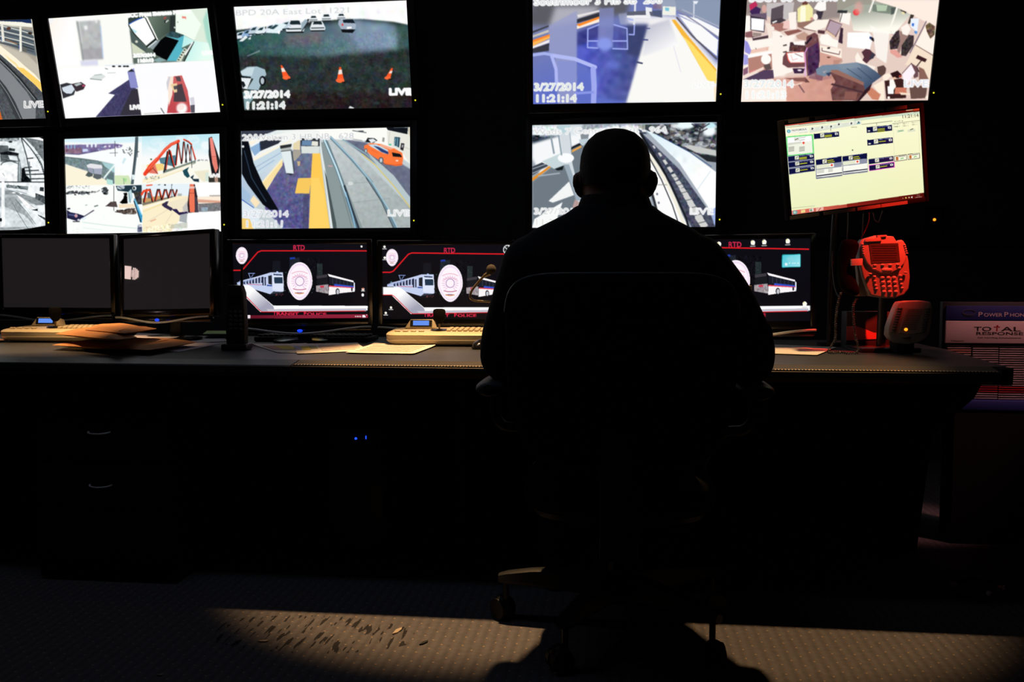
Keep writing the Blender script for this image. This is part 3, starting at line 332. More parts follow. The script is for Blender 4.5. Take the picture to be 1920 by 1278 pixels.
def art_S6():
    c = Art(CORN['S6'], bg='c8d0d4'); c.view(0, 255, 6.91)
    c.P('eef4f6', (-1500,90), (560,90), (560,1180), (-1500,1300)); c.blur(2)
    c.P('9aa4a8', (-1500,70), (240,100), (240,150), (-1500,150)); c.N(.14, 5, (-1500,60), (240,70), (240,160), (-1500,160), chroma=0); c.P('6c7478', (300,100), (540,140), (550,400), (420,220)); c.N(.07, 6, (300,100), (540,140), (550,400), (420,220), chroma=0); c.P(WH, (350,90), (550,115), (550,150)); c.N(.12, 5, (250,60), (460,60), (460,100), (250,95), chroma=0)
    c.P('dfe7ea', (200,150), (260,130), (350,520), (290,640), (240,320)); c.L('343c40', 12, (265,110), (330,330), (360,480), (385,640)); c.L('e8f0f4', 8, (290,130), (400,330), (550,560)); c.L('2c3438', 12, (275,110), (380,230), (460,340), (520,440), (550,560)); c.P('f8fcfe', (290,140), (440,330), (560,600), (400,600), (350,350))
    for i in range(11): c.L('20282c' if i < 9 else '4c5458', 5+i*.5, (440+i*12,310+i*25), (480+i*9,315+i*25))
    for x0, y, x1 in ((335,360,410), (305,470,390), (305,510,480), (310,555,560), (320,610,560)): c.L('161c20', 12, (x0,y), (x1,y-8))
    c.P('0a0e10', (270,480), (305,470), (320,560), (390,620), (390,645), (260,645)); c.L('5c686c', 10, (365,400), (385,640))
    c.P('5c6468', (-700,180), (100,200), (110,280), (0,300), (-700,420)); c.P('14181c', (0,285), (110,270), (235,295), (230,320), (0,310)); c.P('5c6468', (0,310), (230,320), (225,400), (0,400)); c.P('e4ecf0', (100,320), (210,330), (225,390), (120,370)); c.L('2c3438', 9, (0,450), (30,410), (120,385), (225,420)); c.L('2c3438', 7, (0,330), (20,370), (80,380)); c.P('fbfdfe', (-700,480), (20,440), (220,430), (210,645), (-700,645)); c.P('707c80', (225,330), (250,380), (265,480), (255,640), (215,640)); c.L('d8e4e8', 8, (245,400), (240,640)); c.E('181c20', 130, 155, 24, 10); c.P('e4ecf0', (120,165), (160,165), (150,230), (125,230)); c.P('30383c', (110,230), (190,240), (180,270), (110,265)); c.L('788488', 6, (30,540), (55,575))
    c.L('14181c', 10, (-1500,650), (560,645))
    c.P('b8c0c4', (-1500,700), (60,720), (560,830), (560,920), (60,900)); c.P('8c9498', (60,750), (200,750), (450,830), (560,920), (450,930), (200,800), (60,800)); c.P('a0a8ac', (60,830), (200,830), (440,1190), (60,1240), (-1500,1240), (-1500,830)); c.P('d8e0e4', (60,950), (300,1050), (440,1190), (-1500,1250), (-1500,950)); c.blur(1)
    c.P('707c80', (70,680), (360,700), (360,745), (80,715)); c.N(.12, 5, (60,650), (360,690), (360,745), (60,720), chroma=0); c.P('f8fcfe', (365,660), (560,660), (560,790), (440,830), (330,790)); c.P('343c40', (495,705), (545,710), (545,760), (495,755)); c.P('4c5458', (440,780), (560,820), (560,915), (440,850)); c.N(.08, 6, (440,780), (560,820), (560,915), (440,850), chroma=0); c.P('14181c', (390,985), (465,970), (470,1000)); c.P('f4fafc', (470,930), (560,920), (570,1100), (500,1040)); c.P('343c40', (465,1040), (560,1080), (560,1110), (480,1060)); c.N(.12, 5, (470,1000), (560,1010), (560,1110), (480,1060), chroma=0)
    c.L('5c686c', 6, (150,900), (230,1040), (345,1215)); c.L('5c686c', 6, (190,860), (320,1000), (440,1160)); c.L('88949a', 4, (210,820), (430,960)); c.P(WH, (200,800), (260,830), (440,980), (330,960)); c.P('fafeff', (15,640), (50,640), (60,1180), (10,1200)); c.E('0c1014', 5, 1110, 14, 24); c.L('dfe8ec', 10, (60,720), (430,830))
    c.E(WH, 170, 778, 22, 8); c.E(WH, 260, 785, 18, 8); c.N(.05, 9, chroma=0, seed=5)
    c.P('000000', (-1500,1600), (-1500,1235), (-300,1255), (150,1240), (400,1205), (580,1172), (600,1600)); c.P('000000', (560,0), (600,0), (600,200), (552,128)); c.P('000000', (-1500,-50), (-1500,75), (0,62), (120,50), (300,62), (440,50), (460,88), (560,130), (580,-50)); c.P('000000', (553,120), (562,640), (580,1180), (620,1180), (620,100)); return c
def art_S7():
    c = Art(CORN['S7'], bg='fbfdfb'); c.view(120, 250, 6.727)
    c.P('d8f2fa', (0,60), (980,30), (980,110), (500,130), (0,110)).blur(3); c.P('7a6c9c', (20,150), (380,140), (640,130), (750,150), (720,180), (400,230), (180,270), (20,250)); c.P('8c6c80', (20,190), (230,180), (230,260), (20,250)); c.N(.07, 8, (20,150), (380,140), (740,130), (700,190), (180,270), (20,250)); c.L('38386c', 7, (20,258), (190,268), (440,222))
    for x in (60, 100, 140): c.L('8cb8d0', 16, (x,155), (x,190))
    for x in (300, 355, 405): c.P('e8f2fa', (x-14,140), (x+14,138), (x+12,175), (x-12,178))
    c.P('d0dcf8', (240,200), (300,195), (310,225), (240,240)); c.scat(['fff','ffffff','8c9cc8'][1:], 30, 12, (450,170), (750,150), (750,190), (430,220))
    c.P('fbffff', (20,262), (180,275), (700,185), (860,175), (870,640), (640,380), (20,290)); c.P('75898c', (20,295), (280,325), (480,355), (640,390), (640,540), (640,640), (480,560), (280,470), (20,385)); c.N(.07, 5, (20,295), (480,355), (640,390), (640,640), (280,470), (20,385)); c.L('2c3c40', 6, (20,298), (250,322), (440,350)); c.P('a8d0d4', (480,360), (640,390), (640,500), (520,420)); c.P('fdf4dc', (20,390), (280,472), (500,570), (640,650), (20,660)).blur(1)
    c.P('e8e8ec', (290,400), (340,380), (480,400), (490,440), (400,450), (300,430)); c.P('9ca0b4', (300,430), (370,440), (375,510), (320,490)); c.P('a8acc0', (380,445), (485,440), (480,520), (385,505)); c.P('505c5c', (275,530), (310,480), (370,510), (365,540), (320,550)); c.P('5c6468', (370,555), (380,510), (480,520), (470,570), (425,580)); c.L('ecfaf8', 20, (640,400), (510,560)); c.P('60787c', (540,540), (620,500), (640,640), (560,600)); c.P('b8e4dc', (540,570), (620,590), (620,650), (545,640)); c.P('d4e8bc', (640,530), (820,530), (860,640), (650,650)); c.P('a8e098', (740,560), (800,570), (780,620)); c.L('58685c', 5, (755,570), (760,640))
    c.P('fcfffc', (20,655), (980,650), (990,1240), (40,1260)); c.L('303438', 6, (645,100), (650,290)); c.L('404858', 5, (580,250), (680,245)); c.scat(['4c4444', '707878', '283038'], 30, 10, (720,200), (860,160), (860,280), (740,250), a=.7); c.L('3c4444', 6, (830,170), (845,200), (830,205)); c.L('3c4444', 6, (820,250), (840,285), (850,260))
    c.P('506068', (903,45), (935,42), (935,140), (920,300), (880,640), (845,640), (885,300)); c.L('283438', 6, (905,50), (892,300), (868,520)); c.L('283438', 6, (935,50), (928,300)); c.P('e4f4f4', (860,520), (900,520), (890,580), (860,580)); c.L('303c40', 7, (920,240), (948,230)); c.P('a8d4e4', (760,310), (790,320), (750,390), (735,370), a=.5)
    c.scat(['1c2024', '40444c', '8c9498', '2c3034'], 60, 17, (40,735), (330,735), (330,765), (40,760), asp=.7); c.scat(['a8b0b0', '707c7c'], 30, 10, (40,665), (330,655), (330,690), (40,695)); c.scat(['343838', '707474'], 14, 12, (350,730), (410,730), (410,745), (350,745)); c.L('343840', 6, (420,735), (455,715)); c.scat(['080c10', '24282c', '50585c'], 22, 20, (450,680), (540,670), (550,770), (520,770)); c.L('1c2024', 10, (480,700), (510,690)); c.E('282c2c', 148, 772, 12, 8)
    c.P('203844', (655,660), (980,650), (985,890), (930,890), (900,760), (840,740), (680,720)); c.E('b8c4d0', 720, 680, 50, 26); c.L('20282c', 6, (690,665), (740,700)); c.E('dfe8ec', 890, 690, 26, 28); c.E('1c2428', 885, 690, 12, 18); c.P('3c3a38', (880,740), (985,720), (985,890), (930,880), (900,820)); c.N(.1, 5, (880,740), (985,720), (985,890), (930,880)); c.P('fafafa', (700,730), (760,740), (760,850), (700,900), (660,800))
    c.P('05070a', (750,750), (800,745), (800,780), (770,790)); c.P('000000', (705,870), (750,820), (760,780), (800,790), (805,880), (740,885)); c.P('c0dce4', (810,740), (850,700), (870,800), (840,870), (815,870)); c.L('405058', 6, (820,750), (840,870)); c.L('14181c', 6, (632,660), (632,970)); c.P('544848', (590,860), (660,855), (680,925), (620,925), (530,915)); c.L('241c1c', 6, (530,915), (600,880)); c.P('f8e4c4', (690,890), (880,885), (900,930), (700,940)); c.scat(['241c1c', '483c38', '8c8078', '604c40'], 90, 17, (660,970), (900,940), (910,1010), (760,1010), seed=3); c.L('302020', 9, (650,985), (780,1005))
    c.P('3c98c8', (880,820), (900,820), (990,1030), (985,1120), (960,1120), (930,960)); c.L('8cd4f0', 12, (895,840), (980,1020)); c.L('0c1c28', 12, (885,850), (970,1110)); c.P('4c5070', (930,1180), (985,1170), (985,1240), (930,1240)); c.scat(['20242c', '8c94a8'], 14, 12, (935,1150), (985,1140), (985,1240), (935,1240))
    c.P('1c1c2c', (45,940), (80,935), (90,950), (50,960)); c.P('232244', (40,960), (85,990), (180,1010), (270,1040), (230,1070), (180,1105), (45,1065)); c.P('4c5484', (60,1010), (160,1020), (190,1050), (60,1030)); c.E('d0a0a8', 158, 1035, 20, 22); c.E('c8ccd4', 190, 1090, 18, 16); c.L('080810', 9, (120,1108), (200,1108)); c.P('e8f4fa', (210,1075), (270,1045), (285,1065), (250,1095)); c.L('44445c', 12, (265,1040), (380,968)); c.L('5c4c64', 10, (325,1000), (370,970)); c.L('50605c', 12, (390,918), (430,906)); c.L('90a098', 8, (275,905), (297,898)); c.L('8cc4ac', 5, (240,1115), (500,1150), (930,1195), a=.7); c.L('b4e0cc', 4, (240,1185), (500,1215), a=.7); c.N(.06, 4, (45,1180), (240,1200), (300,1255), (45,1255)); c.L('d8f4ec', 4, (500,1050), (510,1030))
    c.view(260, 245, 6.556)
    c.G('bfeaf6', 'fafcfc', (400,60), (400,330), (40,50), (1005,38), (1010,635), (40,650)); c.scat(['e8f8fc', 'fafeff', 'c4eaf4'], 40, 60, (50,70), (850,60), (850,300), (60,250), a=.35)
    c.P('fbfaf0', (40,420), (1010,360), (1015,635), (40,650)); c.P('f8d884', (100,420), (310,400), (310,480), (120,520)); c.P('507c8c', (250,340), (450,300), (470,400), (430,440), (270,400)); c.N(.06, 7, (250,340), (450,300), (470,400), (430,440), (270,400)); c.E('3c5c34', 155, 352, 12, 10)
    c.P('788880', (300,490), (480,440), (700,360), (700,400), (500,470), (300,530)); c.P('fff0cc', (290,530), (700,385), (600,440), (50,640), (50,600)); c.L('f4dca0', 9, (100,640), (540,480)); c.L('fffdf4', 8, (300,530), (640,420))
    red = 'f04428'
    for a_, b_, w_ in (((355,260),(315,500),18), ((375,240),(335,480),14), ((480,140),(455,420),16), ((550,140),(530,400),13), ((600,170),(575,390),11), ((640,190),(625,370),9)): c.L('20181c', w_, a_, b_)
    for a_, b_, w_ in (((375,245),(435,440),24), ((485,140),(525,400),16), ((560,140),(590,390),12), ((605,170),(640,370),10), ((650,190),(695,360),9)): c.L('20181c', w_, a_, b_)
    for a_, b_, w_ in (((368,250),(338,470),10), ((392,250),(438,440),12), ((490,160),(465,420),8), ((490,160),(518,380),6), ((556,150),(540,370),6), ((610,180),(640,350),5), ((655,200),(700,350),12)): c.L(red, w_, a_, b_)
    c.L(red, 46, (80,530), (150,430), (230,350)); c.L(red, 36, (230,350), (330,230), (400,170), (490,130)); c.L('f8785c', 12, (120,470), (260,300), (380,180), (470,130)); c.L(red, 18, (555,110), (610,135), (650,170)); c.L('301c20', 6, (580,120), (620,150), (655,190)); c.L('24303c', 6, (645,170), (655,480)); c.P('e87868', (130,520), (200,400), (240,530)); c.L('c83820', 14, (110,520), (180,450)); c.L('501c18', 6, (180,460), (235,530)); c.scat(['3c4440', '8c9890', 'c8d4cc'], 40, 9, (50,560), (260,550), (250,590), (50,600), a=.6)
    c.P('18181c', (860,90), (900,75), (1000,370), (980,550), (900,540), (860,300)); c.P('f08c80', (870,90), (905,85), (950,290), (975,460), (945,520), (905,400), (885,250)); c.L('a84840', 5, (890,320), (950,318)); c.P('e88070', (900,330), (955,330), (972,460), (945,515)); c.P('34322c', (860,560), (1000,560), (1010,632), (860,632)); c.P('b09080', (930,560), (975,560), (975,630), (935,630)); c.scat(['707870'], 20, 9, (720,360), (850,355), (850,370), (720,372), a=.6)
    c.P('1c4c58', (540,490), (620,445), (600,490), (630,560), (600,580), (560,545)); c.P('1c3040', (635,570), (680,540), (665,590), (740,590), (740,630), (680,620)); c.P('f0ead0', (680,500), (860,480), (860,600), (800,630), (740,580)); c.P('d8e8dc', (820,520), (860,510), (860,620), (820,620)); c.E('fffcf0', 640, 490, 34, 36)
    c.P('e8f4fa', (40,655), (640,650), (640,820), (400,820), (40,900)); c.P('c8a068', (45,830), (300,790), (300,840), (50,900)); c.P('807868', (45,890), (280,830), (480,790), (300,860), (50,918)); c.L('f05030', 14, (100,672), (165,665))
    for i, (x, k) in enumerate(((90,1.), (150,1.), (225,.9), (265,.9), (310,.8), (350,.75), (385,.7), (430,.7), (460,.6))):
        s_ = -1 if i % 2 == 0 else 1; y0, y1 = 725, 870-i*9
        c.L('20181c', 26*k, (x-s_*10,y0), (x+s_*22*k,y1)); c.L('f05438', 13*k, (x-s_*10+8,y0+8), (x+s_*22*k+8,y1))
    c.L('f04c2c', 26, (40,780), (65,740), (130,725)); c.P('5c6468', (110,760), (150,760), (160,830), (110,830)); c.L('30343c', 5, (405,660), (410,880)); c.E('1c2428', 325, 665, 12, 9); c.E('203034', 410, 662, 6, 6); c.L('28383c', 6, (240,665), (265,660)); c.P('8c8c84', (480,770), (530,770), (530,800), (480,800), a=.6)
    c.P('fdf0cc', (50,920), (480,800), (620,800), (600,1000), (500,1100), (400,1240), (50,1245)); c.L('f4dc9c', 10, (60,990), (330,880)); c.L('ffffff', 9, (60,950), (380,845)); c.L('2c2838', 26, (300,910), (345,880)); c.P('342c4c', (290,895), (370,860), (350,910), (420,950), (400,985), (310,935)); c.P('28204c', (400,960), (470,960), (500,1000), (600,990), (610,1020), (500,1035)); c.P('f4e8cc', (360,880), (600,810), (600,900), (560,1000), (470,960), (420,940), (380,930)); c.P('c8c4c0', (540,940), (600,860), (610,990), (550,995)); c.P('aab0b4', (510,1030), (600,1010), (590,1130), (500,1110)); c.N(.1, 5, (60,1180), (600,1120), (600,1240), (60,1245)); c.L('e8a888', 12, (150,1110), (210,1085)); c.P('b8bcac', (400,1150), (600,1120), (600,1190), (400,1200), a=.6); c.L('c8c0b0', 4, (120,1110), (370,960)); c.L('c8c0b0', 4, (330,1140), (420,1000))
    c.P('2a2026', (630,655), (690,655), (730,830), (730,1000), (610,1005), (600,900)); c.P('f07858', (630,655), (680,655), (690,850), (690,1000), (630,1000), (620,850)); c.L('903c34', 5, (630,765), (695,765)); c.P('48404c', (690,800), (725,840), (735,1000), (695,1000)); c.P('f0f8fc', (600,685), (700,680), (690,710), (620,710), a=.6)
    c.P(WH, (690,640), (1010,635), (1015,790), (720,800)); c.P('fcecd8', (720,810), (1010,800), (1010,880), (730,890)); c.P('e0a890', (720,840), (880,850), (1010,860), (1010,885), (730,880)); c.P('78787c', (735,905), (1010,890), (1010,985), (735,995)); c.P('94a8b4', (770,940), (850,935), (850,985), (770,990)); c.L('4c4440', 7, (735,900), (1010,885)); c.N(.05, 5, (735,905), (1010,890), (1010,985), (735,995)); c.P('8c8078', (870,790), (1010,785), (1010,805), (870,805), a=.6)
    c.P(WH, (600,1015), (1012,980), (1025,1245), (600,1250)); c.text('LIVE', 870, 570, 42, halo='ffffff', hr=2, core='b8b8b8', wid=130); return c
def art_T():
    c = Art(CORN['T'], bg='f2f4c8'); c.view(1440, 180, 5.325)
    A = -10.5
    def q(x, y, w_, h_, k=-.17): return ((x,y), (x+w_,y+w_*k), (x+w_+h_*.06,y+w_*k+h_), (x+h_*.06,y+h_))
    c.G('fbfbd4', 'eef2c0', (800,300), (900,1050), (170,320), (1500,90), (1560,1080), (230,1160)); c.P('5c0c08', (165,300), (1505,75), (1508,120), (172,340)); c.P('c85848', (170,318), (540,258), (540,272), (172,336)); c.P('c83c20', (1430,95), (1500,85), (1500,108), (1430,118)); c.L('f0c090', 7, (1350,120), (1425,108)); c.L('8c5c30', 5, (1270,120), (1340,108))
    c.P('dce8cc', (172,336), (1502,122), (1503,150), (174,352)); c.P('c8dcc4', (800,240), (1502,125), (1502,140), (800,262)); c.L('b4a08c', 4, (190,348), (530,290)); c.P('dfe4d4', (385,345), (870,248), (878,285), (390,390)); c.P('f4f4e8', (190,365), (375,335), (380,385), (195,405)); c.E('28a0b0', 208, 381, 15, 15); c.E('e8f4f0', 208, 381, 6, 6); c.text('MOTOROLA', 232, 382, 15, '303430', ang=-9, wid=132); c.text('MCC 7500', 300, 398, 8, 'a8b0a0', ang=-9, wid=70)
    for x, y in ((412,350), (500,334), (582,322), (655,298), (775,283), (845,270)): c.P('eef0e0', *q(x-25,y-14,50,32)); c.E('2c343c', x, y, 7, 11); c.L('4c545c', 4, (x-10,y+8), (x+10,y-4))
    c.P('4c90a0', (828,278), (862,268), (860,282), (830,288)); c.L('303838', 4, (578,340), (580,365)); c.L('303030', 3, (880,290), (1020,268), (1195,240)); c.L('404040', 3, (1195,268), (1503,218)); c.L('d0d4b8', 3, (1205,270), (1215,590)); c.L('404040', 3, (1028,266), (1030,290)); c.L('d0d4b8', 3, (1490,225), (1500,560))
    c.text('11:21:14', 1298, 208, 36, '181818', ang=-8, wid=195); c.text('DENVER', 775, 328, 9, '505048', ang=-8, wid=55); c.text('12 Hour Time Bar', 1215, 248, 9, '302020', ang=-6, wid=105)
    for x, y in ((1215,280), (1310,268), (1410,252)): c.text('Patch 1', x, y, 9, '505048', ang=-7, wid=62); c.text('MSel 1', x, y+24, 9, '404030' if x > 1220 else '000000', ang=-7, wid=60)
    c.P('dce4c8', *q(1245,335,80,26)); c.P('dce4c8', *q(1365,325,85,28)); c.L('3c8c50', 5, (1262,345), (1312,337)); c.L('242c24', 7, (1395,325), (1425,312))
    c.P('70e080', *q(185,430,235,185,-.12)); c.P('f2f4e4', *q(196,440,212,162,-.12)); c.P('ffffff', *q(198,442,205,50,-.12)); c.P('e0e0d0', *q(255,440,42,32)); c.L('404040', 5, (262,460), (288,446)); c.L('9c9c90', 4, (300,440), (350,432)); c.L('9c9c90', 4, (302,462), (345,455)); c.P('ee4838', (322,485), (336,472), (348,485), (336,500)); c.P('d8dccc', *q(205,490,110,20))
    for i in range(4):
        for x in (210, 300): c.L('686858', 4, (x,535+i*12-x*.02), (x+45,530+i*12-x*.03))
    NV = '0c1040'
    def tile(x, y, w_, h_, lab, yel=2, lead=False, frame=None):
        if frame: c.P(frame, *q(x-5,y-6,w_+10,h_+12,-.13))
        c.P(NV, *q(x,y,w_,h_,-.13)); X = x+w_*.25; Y = y-.13*w_*.25
        c.P('e4e4d0', *q(X,Y+3,w_*.16,h_*.72,-.13)); c.L('303030', 4, (X+w_*.05,Y+h_*.55), (X+w_*.08,Y+h_*.3), (X+w_*.12,Y+h_*.2)); c.P('e4e4e0', *q(x+w_*.84,y-.11*w_+h_*.22,w_*.12,h_*.42,-.13)); c.E('202020', x+w_*.905, y-.11*w_+h_*.42, w_*.022, h_*.1)
        c.text(lab, X+w_*.2, Y+h_*.12, h_*.2, 'b8c4f0', ang=-8, wid=w_*.46)
        for k in range(yel): c.L('e0e020', 6, (X+w_*.19,Y+h_*(.42+.25*k)), (X+w_*.46,Y+h_*(.42+.25*k)-.13*w_*.27))
        if lead: c.P('d8d8d0', *q(x+w_*.05,y+h_*.55,w_*.09,h_*.2,-.13))
    tile(425, 398, 230, 50, 'RTD-BUS-DISP'); tile(925, 315, 265, 60, 'METRO-NET', 3, True); tile(933, 445, 268, 58, 'MRT TALK3', 1, True)
    c.P('9094a8', (200,612), (430,585), (440,750), (218,782))
    for i, y in enumerate((615, 670, 730)): tile(206+i*4, y, 222, 46, 'RTD-XFER', 2 if i == 0 else 1)
    for x, y, wd_ in ((445,645,238), (690,612,242)):
        c.P(NV, (x,y), (x+wd_,y-36), (x+wd_+2,y+50), (x+4,y+80)); c.P('e4e4d0', *q(x+60,y-2,38,38)); c.L('303030', 5, (x+72,y+28), (x+88,y)); c.text('RTD-DISP', x+100, y-8, 13, 'c4ccf0', ang=-8, wid=105); c.L('e0e020', 6, (x+105,y+8), (x+160,y)); c.L('e0e020', 6, (x+110,y+24), (x+170,y+16))
        c.P('9094a8', (x-2,y+48), (x+wd_,y+20), (x+wd_+8,y+158), (x+4,y+182)); c.P('e8ead0', (x+5,y+52), (x+125,y+36), (x+128,y+72), (x+8,y+88)); c.P('fbfbee', (x+125,y+36), (x+166,y+31), (x+168,y+68), (x+128,y+72)); c.P('ee4030', (x+132,y+52), (x+147,y+38), (x+160,y+50), (x+147,y+64)); c.P('fbfbf0', (x+8,y+95), (x+wd_+2,y+68), (x+wd_+4,y+120), (x+10,y+146)); c.L('181820', 7, (x+10,y+152), (x+wd_+4,y+126)); c.P('fbfbf0', (x+10,y+160), (x+wd_+4,y+134), (x+wd_+5,y+142), (x+12,y+168)); c.L('404048', 4, (x+8,y+172), (x+wd_+6,y+146))
    for i in range(4): c.L('808078', 3, (460,738+i*11), (520,730+i*11)); c.L('808078', 3, (560,726+i*11), (600,721+i*11))
    tile(948, 640, 258, 50, 'RTD-TPATS', 0); tile(955, 706, 258, 48, 'RTD-LightRail', 1, frame='ee50d8')
    for x, y in ((1215,605), (1362,587)):
        c.P('303030', *q(x,y,138,60,-.12)); c.P('f8fae0', *q(x+5,y+5,128,50,-.12)); c.P('c87840', *q(x+18,y+10,26,38,-.1)); c.L('8c4020', 3, (x+28,y+12), (x+30,y+44)); c.L('303030', 5, (x+52,y+8), (x+120,y-1)); c.L('30b040', 7, (x+72,y+32), (x+85,y+24), (x+102,y+24))
    c.E('405040', 788, 549, 7, 7); c.P('fcfcec', (175,320), (180,316), (200,430), (196,440), a=.4)
    c.G('e87868', 'b84838', (240,1120), (740,1100), (235,1110), (740,1078), (742,1118), (240,1158)); c.G('8a2018', '4a0c08', (740,1100), (1550,1040), (735,1076), (1560,1000), (1560,1060), (740,1120)); c.E('70a8b0', 270, 1128, 20, 18); c.E('c8e0c0', 268, 1126, 9, 9); c.P('f0d890', *q(320,1112,36,26)); c.P('e8dcd8', *q(392,1105,38,28)); c.E('70a080', 408, 1118, 10, 12); c.P('f0b8a8', *q(450,1100,68,32)); c.L('a02020', 6, (475,1125), (492,1102))
    c.E('e0c0a0', 1310, 1050, 4, 4); c.E('d8d060', 1343, 1046, 8, 8); c.E('d8c890', 1378, 1044, 8, 8); c.P('e8e8e0', (1402,1040), (1416,1030), (1416,1052), (1402,1048)); c.text('11:21', 1465, 1030, 10, 'e8d8c8', ang=-4, wid=36); c.text('3/27/2014', 1447, 1052, 9, 'e8d8c8', ang=-4, wid=76); c.L('b8bca0', 4, (240,1088), (440,1078)); return c
def badge(c, x, y, rx, ry):
    def outl(k): return [(x+rx*k*math.cos(t)*(1 if math.sin(t) < .2 else 1-.22*max(0, math.sin(t)-.2)), y+ry*k*math.sin(t)) for t in np.linspace(0, 2*PI, 40)[:-1]]
    c.P('fdf4fc', *outl(1)); c.P('f4dff6', *outl(.93)); c.P('fff6fc', *outl(.84)); 
    for k, yy in ((.62,-.52), (.55,-.3)): c.L('e8a0b8', rx*.05, *[(x+rx*k*t, y+ry*(yy+.12*t*t)) for t in (-1,-.5,0,.5,1)])
    for a_ in range(0, 360, 18): c.L('e0a0d0', rx*.035, (x+rx*.42*math.cos(rad(a_)), y+ry*.3*math.sin(rad(a_))), (x+rx*.66*math.cos(rad(a_)), y+ry*.42*math.sin(rad(a_)))) if not 60 < a_ < 120 else None
    c.E('a070b0', x, y, rx*.36, ry*.25); c.E('fff4fa', x, y, rx*.31, ry*.215)
    c.L('c06c90', rx*.07, *[(x+rx*.5*t, y+ry*(.46-.06*t*t)) for t in (-1,-.4,.4,1)]); c.L('d08858', rx*.09, (x-rx*.34,y+ry*.62), (x,y+ry*.66), (x+rx*.3,y+ry*.62)); c.L('6c60a8', rx*.05, (x-rx*.2,y+ry*.6), (x+rx*.15,y+ry*.6))
def wall_art(c, X, Y, W_, H_, dk=0):
    """the transit police desktop picture, laid out on a 1530 x 850 sheet"""
    k = W_/1530.; m = H_/850.
    f = lambda *p: [(X+a*k, Y+b*m) for a, b in p]
    c.G('0c0c14', '08080e', f((0,0))[0], f((0,850))[0], *f((0,0), (1530,0), (1530,850), (0,850)))
    c.scat(['2c5c54', '487c60', '20483c', '6c9468'], 60, 7*k, *f((560,330), (1060,330), (1060,560), (560,560)), seed=5, a=.6)
    c.P('14161e', *f((470,200), (560,200), (560,330), (470,330))); c.P('1c222c', *f((665,170), (780,165), (780,300), (665,320))); c.P('2038a0', *f((670,165), (725,160), (725,180), (670,185))); c.P('242e30', *f((975,235), (1035,235), (1035,400), (975,400))); c.N(.03, 4, *f((665,170), (1035,170), (1035,400), (665,400)))
    r = 'e01c24'
    c.L(r, 13*m, *f((0,305), (95,305), (130,290), (300,100), (340,85), (1515,100)))
    c.L('d02848', 8*m, *f((470,788), (1100,778)), a=.0) ; c.text('RTD', X+705*k, Y+82*m, 55*m, 'd02850', halo='a01838', hr=1, wid=130*k, core='f04868')
    badge(c, X+113*k, Y+138*m, 70*k, 98*m)
    # train
    c.P('c4d0f0', *f((55,445), (120,420), (260,385), (400,345), (450,330), (590,330), (600,540), (565,560), (440,575), (250,520), (130,470), (60,470))); c.P('dfe6fa', *f((470,340), (590,350), (600,470), (590,545), (470,530))); c.P('22364c', *f((488,385), (585,385), (588,455), (492,455))); c.P('20242c', *f((420,370), (462,360), (465,470), (422,460))); c.P('3c4c70', *f((480,345), (580,352), (580,368), (480,362)))
    for i in range(7): c.P('28304c', *f((130+i*35,432-i*8), (152+i*35,427-i*9), (152+i*35,465-i*3), (130+i*35,460-i*2)))
    for x_ in (352, 378): c.P('282c44', *f((x_,385), (x_+16,382), (x_+16,480), (x_,476)))
    c.P('2848a0', *f((405,470), (465,474), (465,488), (405,484))); c.L('c83c50', 5*m, *f((180,462), (345,472))); c.P('10141c', *f((390,560), (440,580), (480,545), (590,550), (600,575), (520,600), (420,595)), a=.8); c.L('a8bcf4', 6*k, *f((195,345), (215,400))); c.L('90a8e8', 6*m, *f((190,340), (265,340))); c.L('90a8e8', 5*k, *f((250,345), (225,385), (225,410))); c.E('b8ccf8', X+525*k, Y+330*m, 12*k, 12*m); c.L('8090c8', 5*m, *f((90,420), (110,425))); c.P('70a0b0', *f((100,410), (112,408), (110,430), (100,430))); c.P('98a8d8', *f((55,445), (250,400), (260,415), (60,460)), a=.6)
    c.scat(['b03038', '804040'], 10, 8*k, *f((500,575), (595,570), (595,590), (500,592)))
    badge(c, X+780*k, Y+430*m, 143*k, 212*m)
    # bus
    c.P('16181e', *f((975,365), (1090,350), (1100,480), (975,500))); c.P('3c3840', *f((970,370), (1090,355), (1085,385), (972,402))); c.P('9c9298', *f((965,480), (1100,465), (1105,570), (965,545))); c.N(.09, 4, *f((965,480), (1100,465), (1105,570), (965,545))); c.P('c83c50', *f((1010,480), (1055,478), (1055,500), (1010,502))); c.P('fbf6fa', *f((1095,350), (1375,425), (1380,445), (1370,442), (1110,378))); c.P('181c28', *f((1110,380), (1375,445), (1385,490), (1110,470))); c.P('fbf6f8', *f((1108,480), (1390,490), (1390,545), (1250,560), (1105,585))); c.P('3050c8', *f((1165,460), (1390,485), (1385,500), (1165,488))); c.P('e04c5c', *f((1108,478), (1385,498), (1385,508), (1108,492))); c.E('20242c', X+1203*k, Y+545*m, 22*k, 36*m); c.E('c8c8d0', X+1205*k, Y+548*m, 14*k, 26*m); c.E('202430', X+1360*k, Y+520*m, 9*k, 22*m); c.P('e8eefc', *f((1378,440), (1392,450), (1392,530), (1382,535)))
    for i in range(6): c.L('50586c', 3*k, *f((1150+i*40,390+i*9), (1150+i*40,460+i*4)))
    # swoosh
    c.P('ffffff', *f((10,475), (195,475), (225,490), (480,705), (1515,700), (1530,715), (1530,750), (500,745), (330,780), (100,560), (10,560))); c.G('ffffff', 'a4a4b8', f((200,560))[0], f((330,740))[0], *f((130,500), (240,500), (480,715), (490,745), (1510,728), (1515,758), (1480,758), (340,775), (120,580))); c.P('c4c0cc', *f((400,745), (1515,728), (1515,750), (420,772))); c.P('ffffff', *f((480,715), (1530,700), (1530,724), (490,745))); c.L(r, 8*m, *f((10,563), (110,563), (140,580), (320,760), (350,778), (1500,757)))
    return f
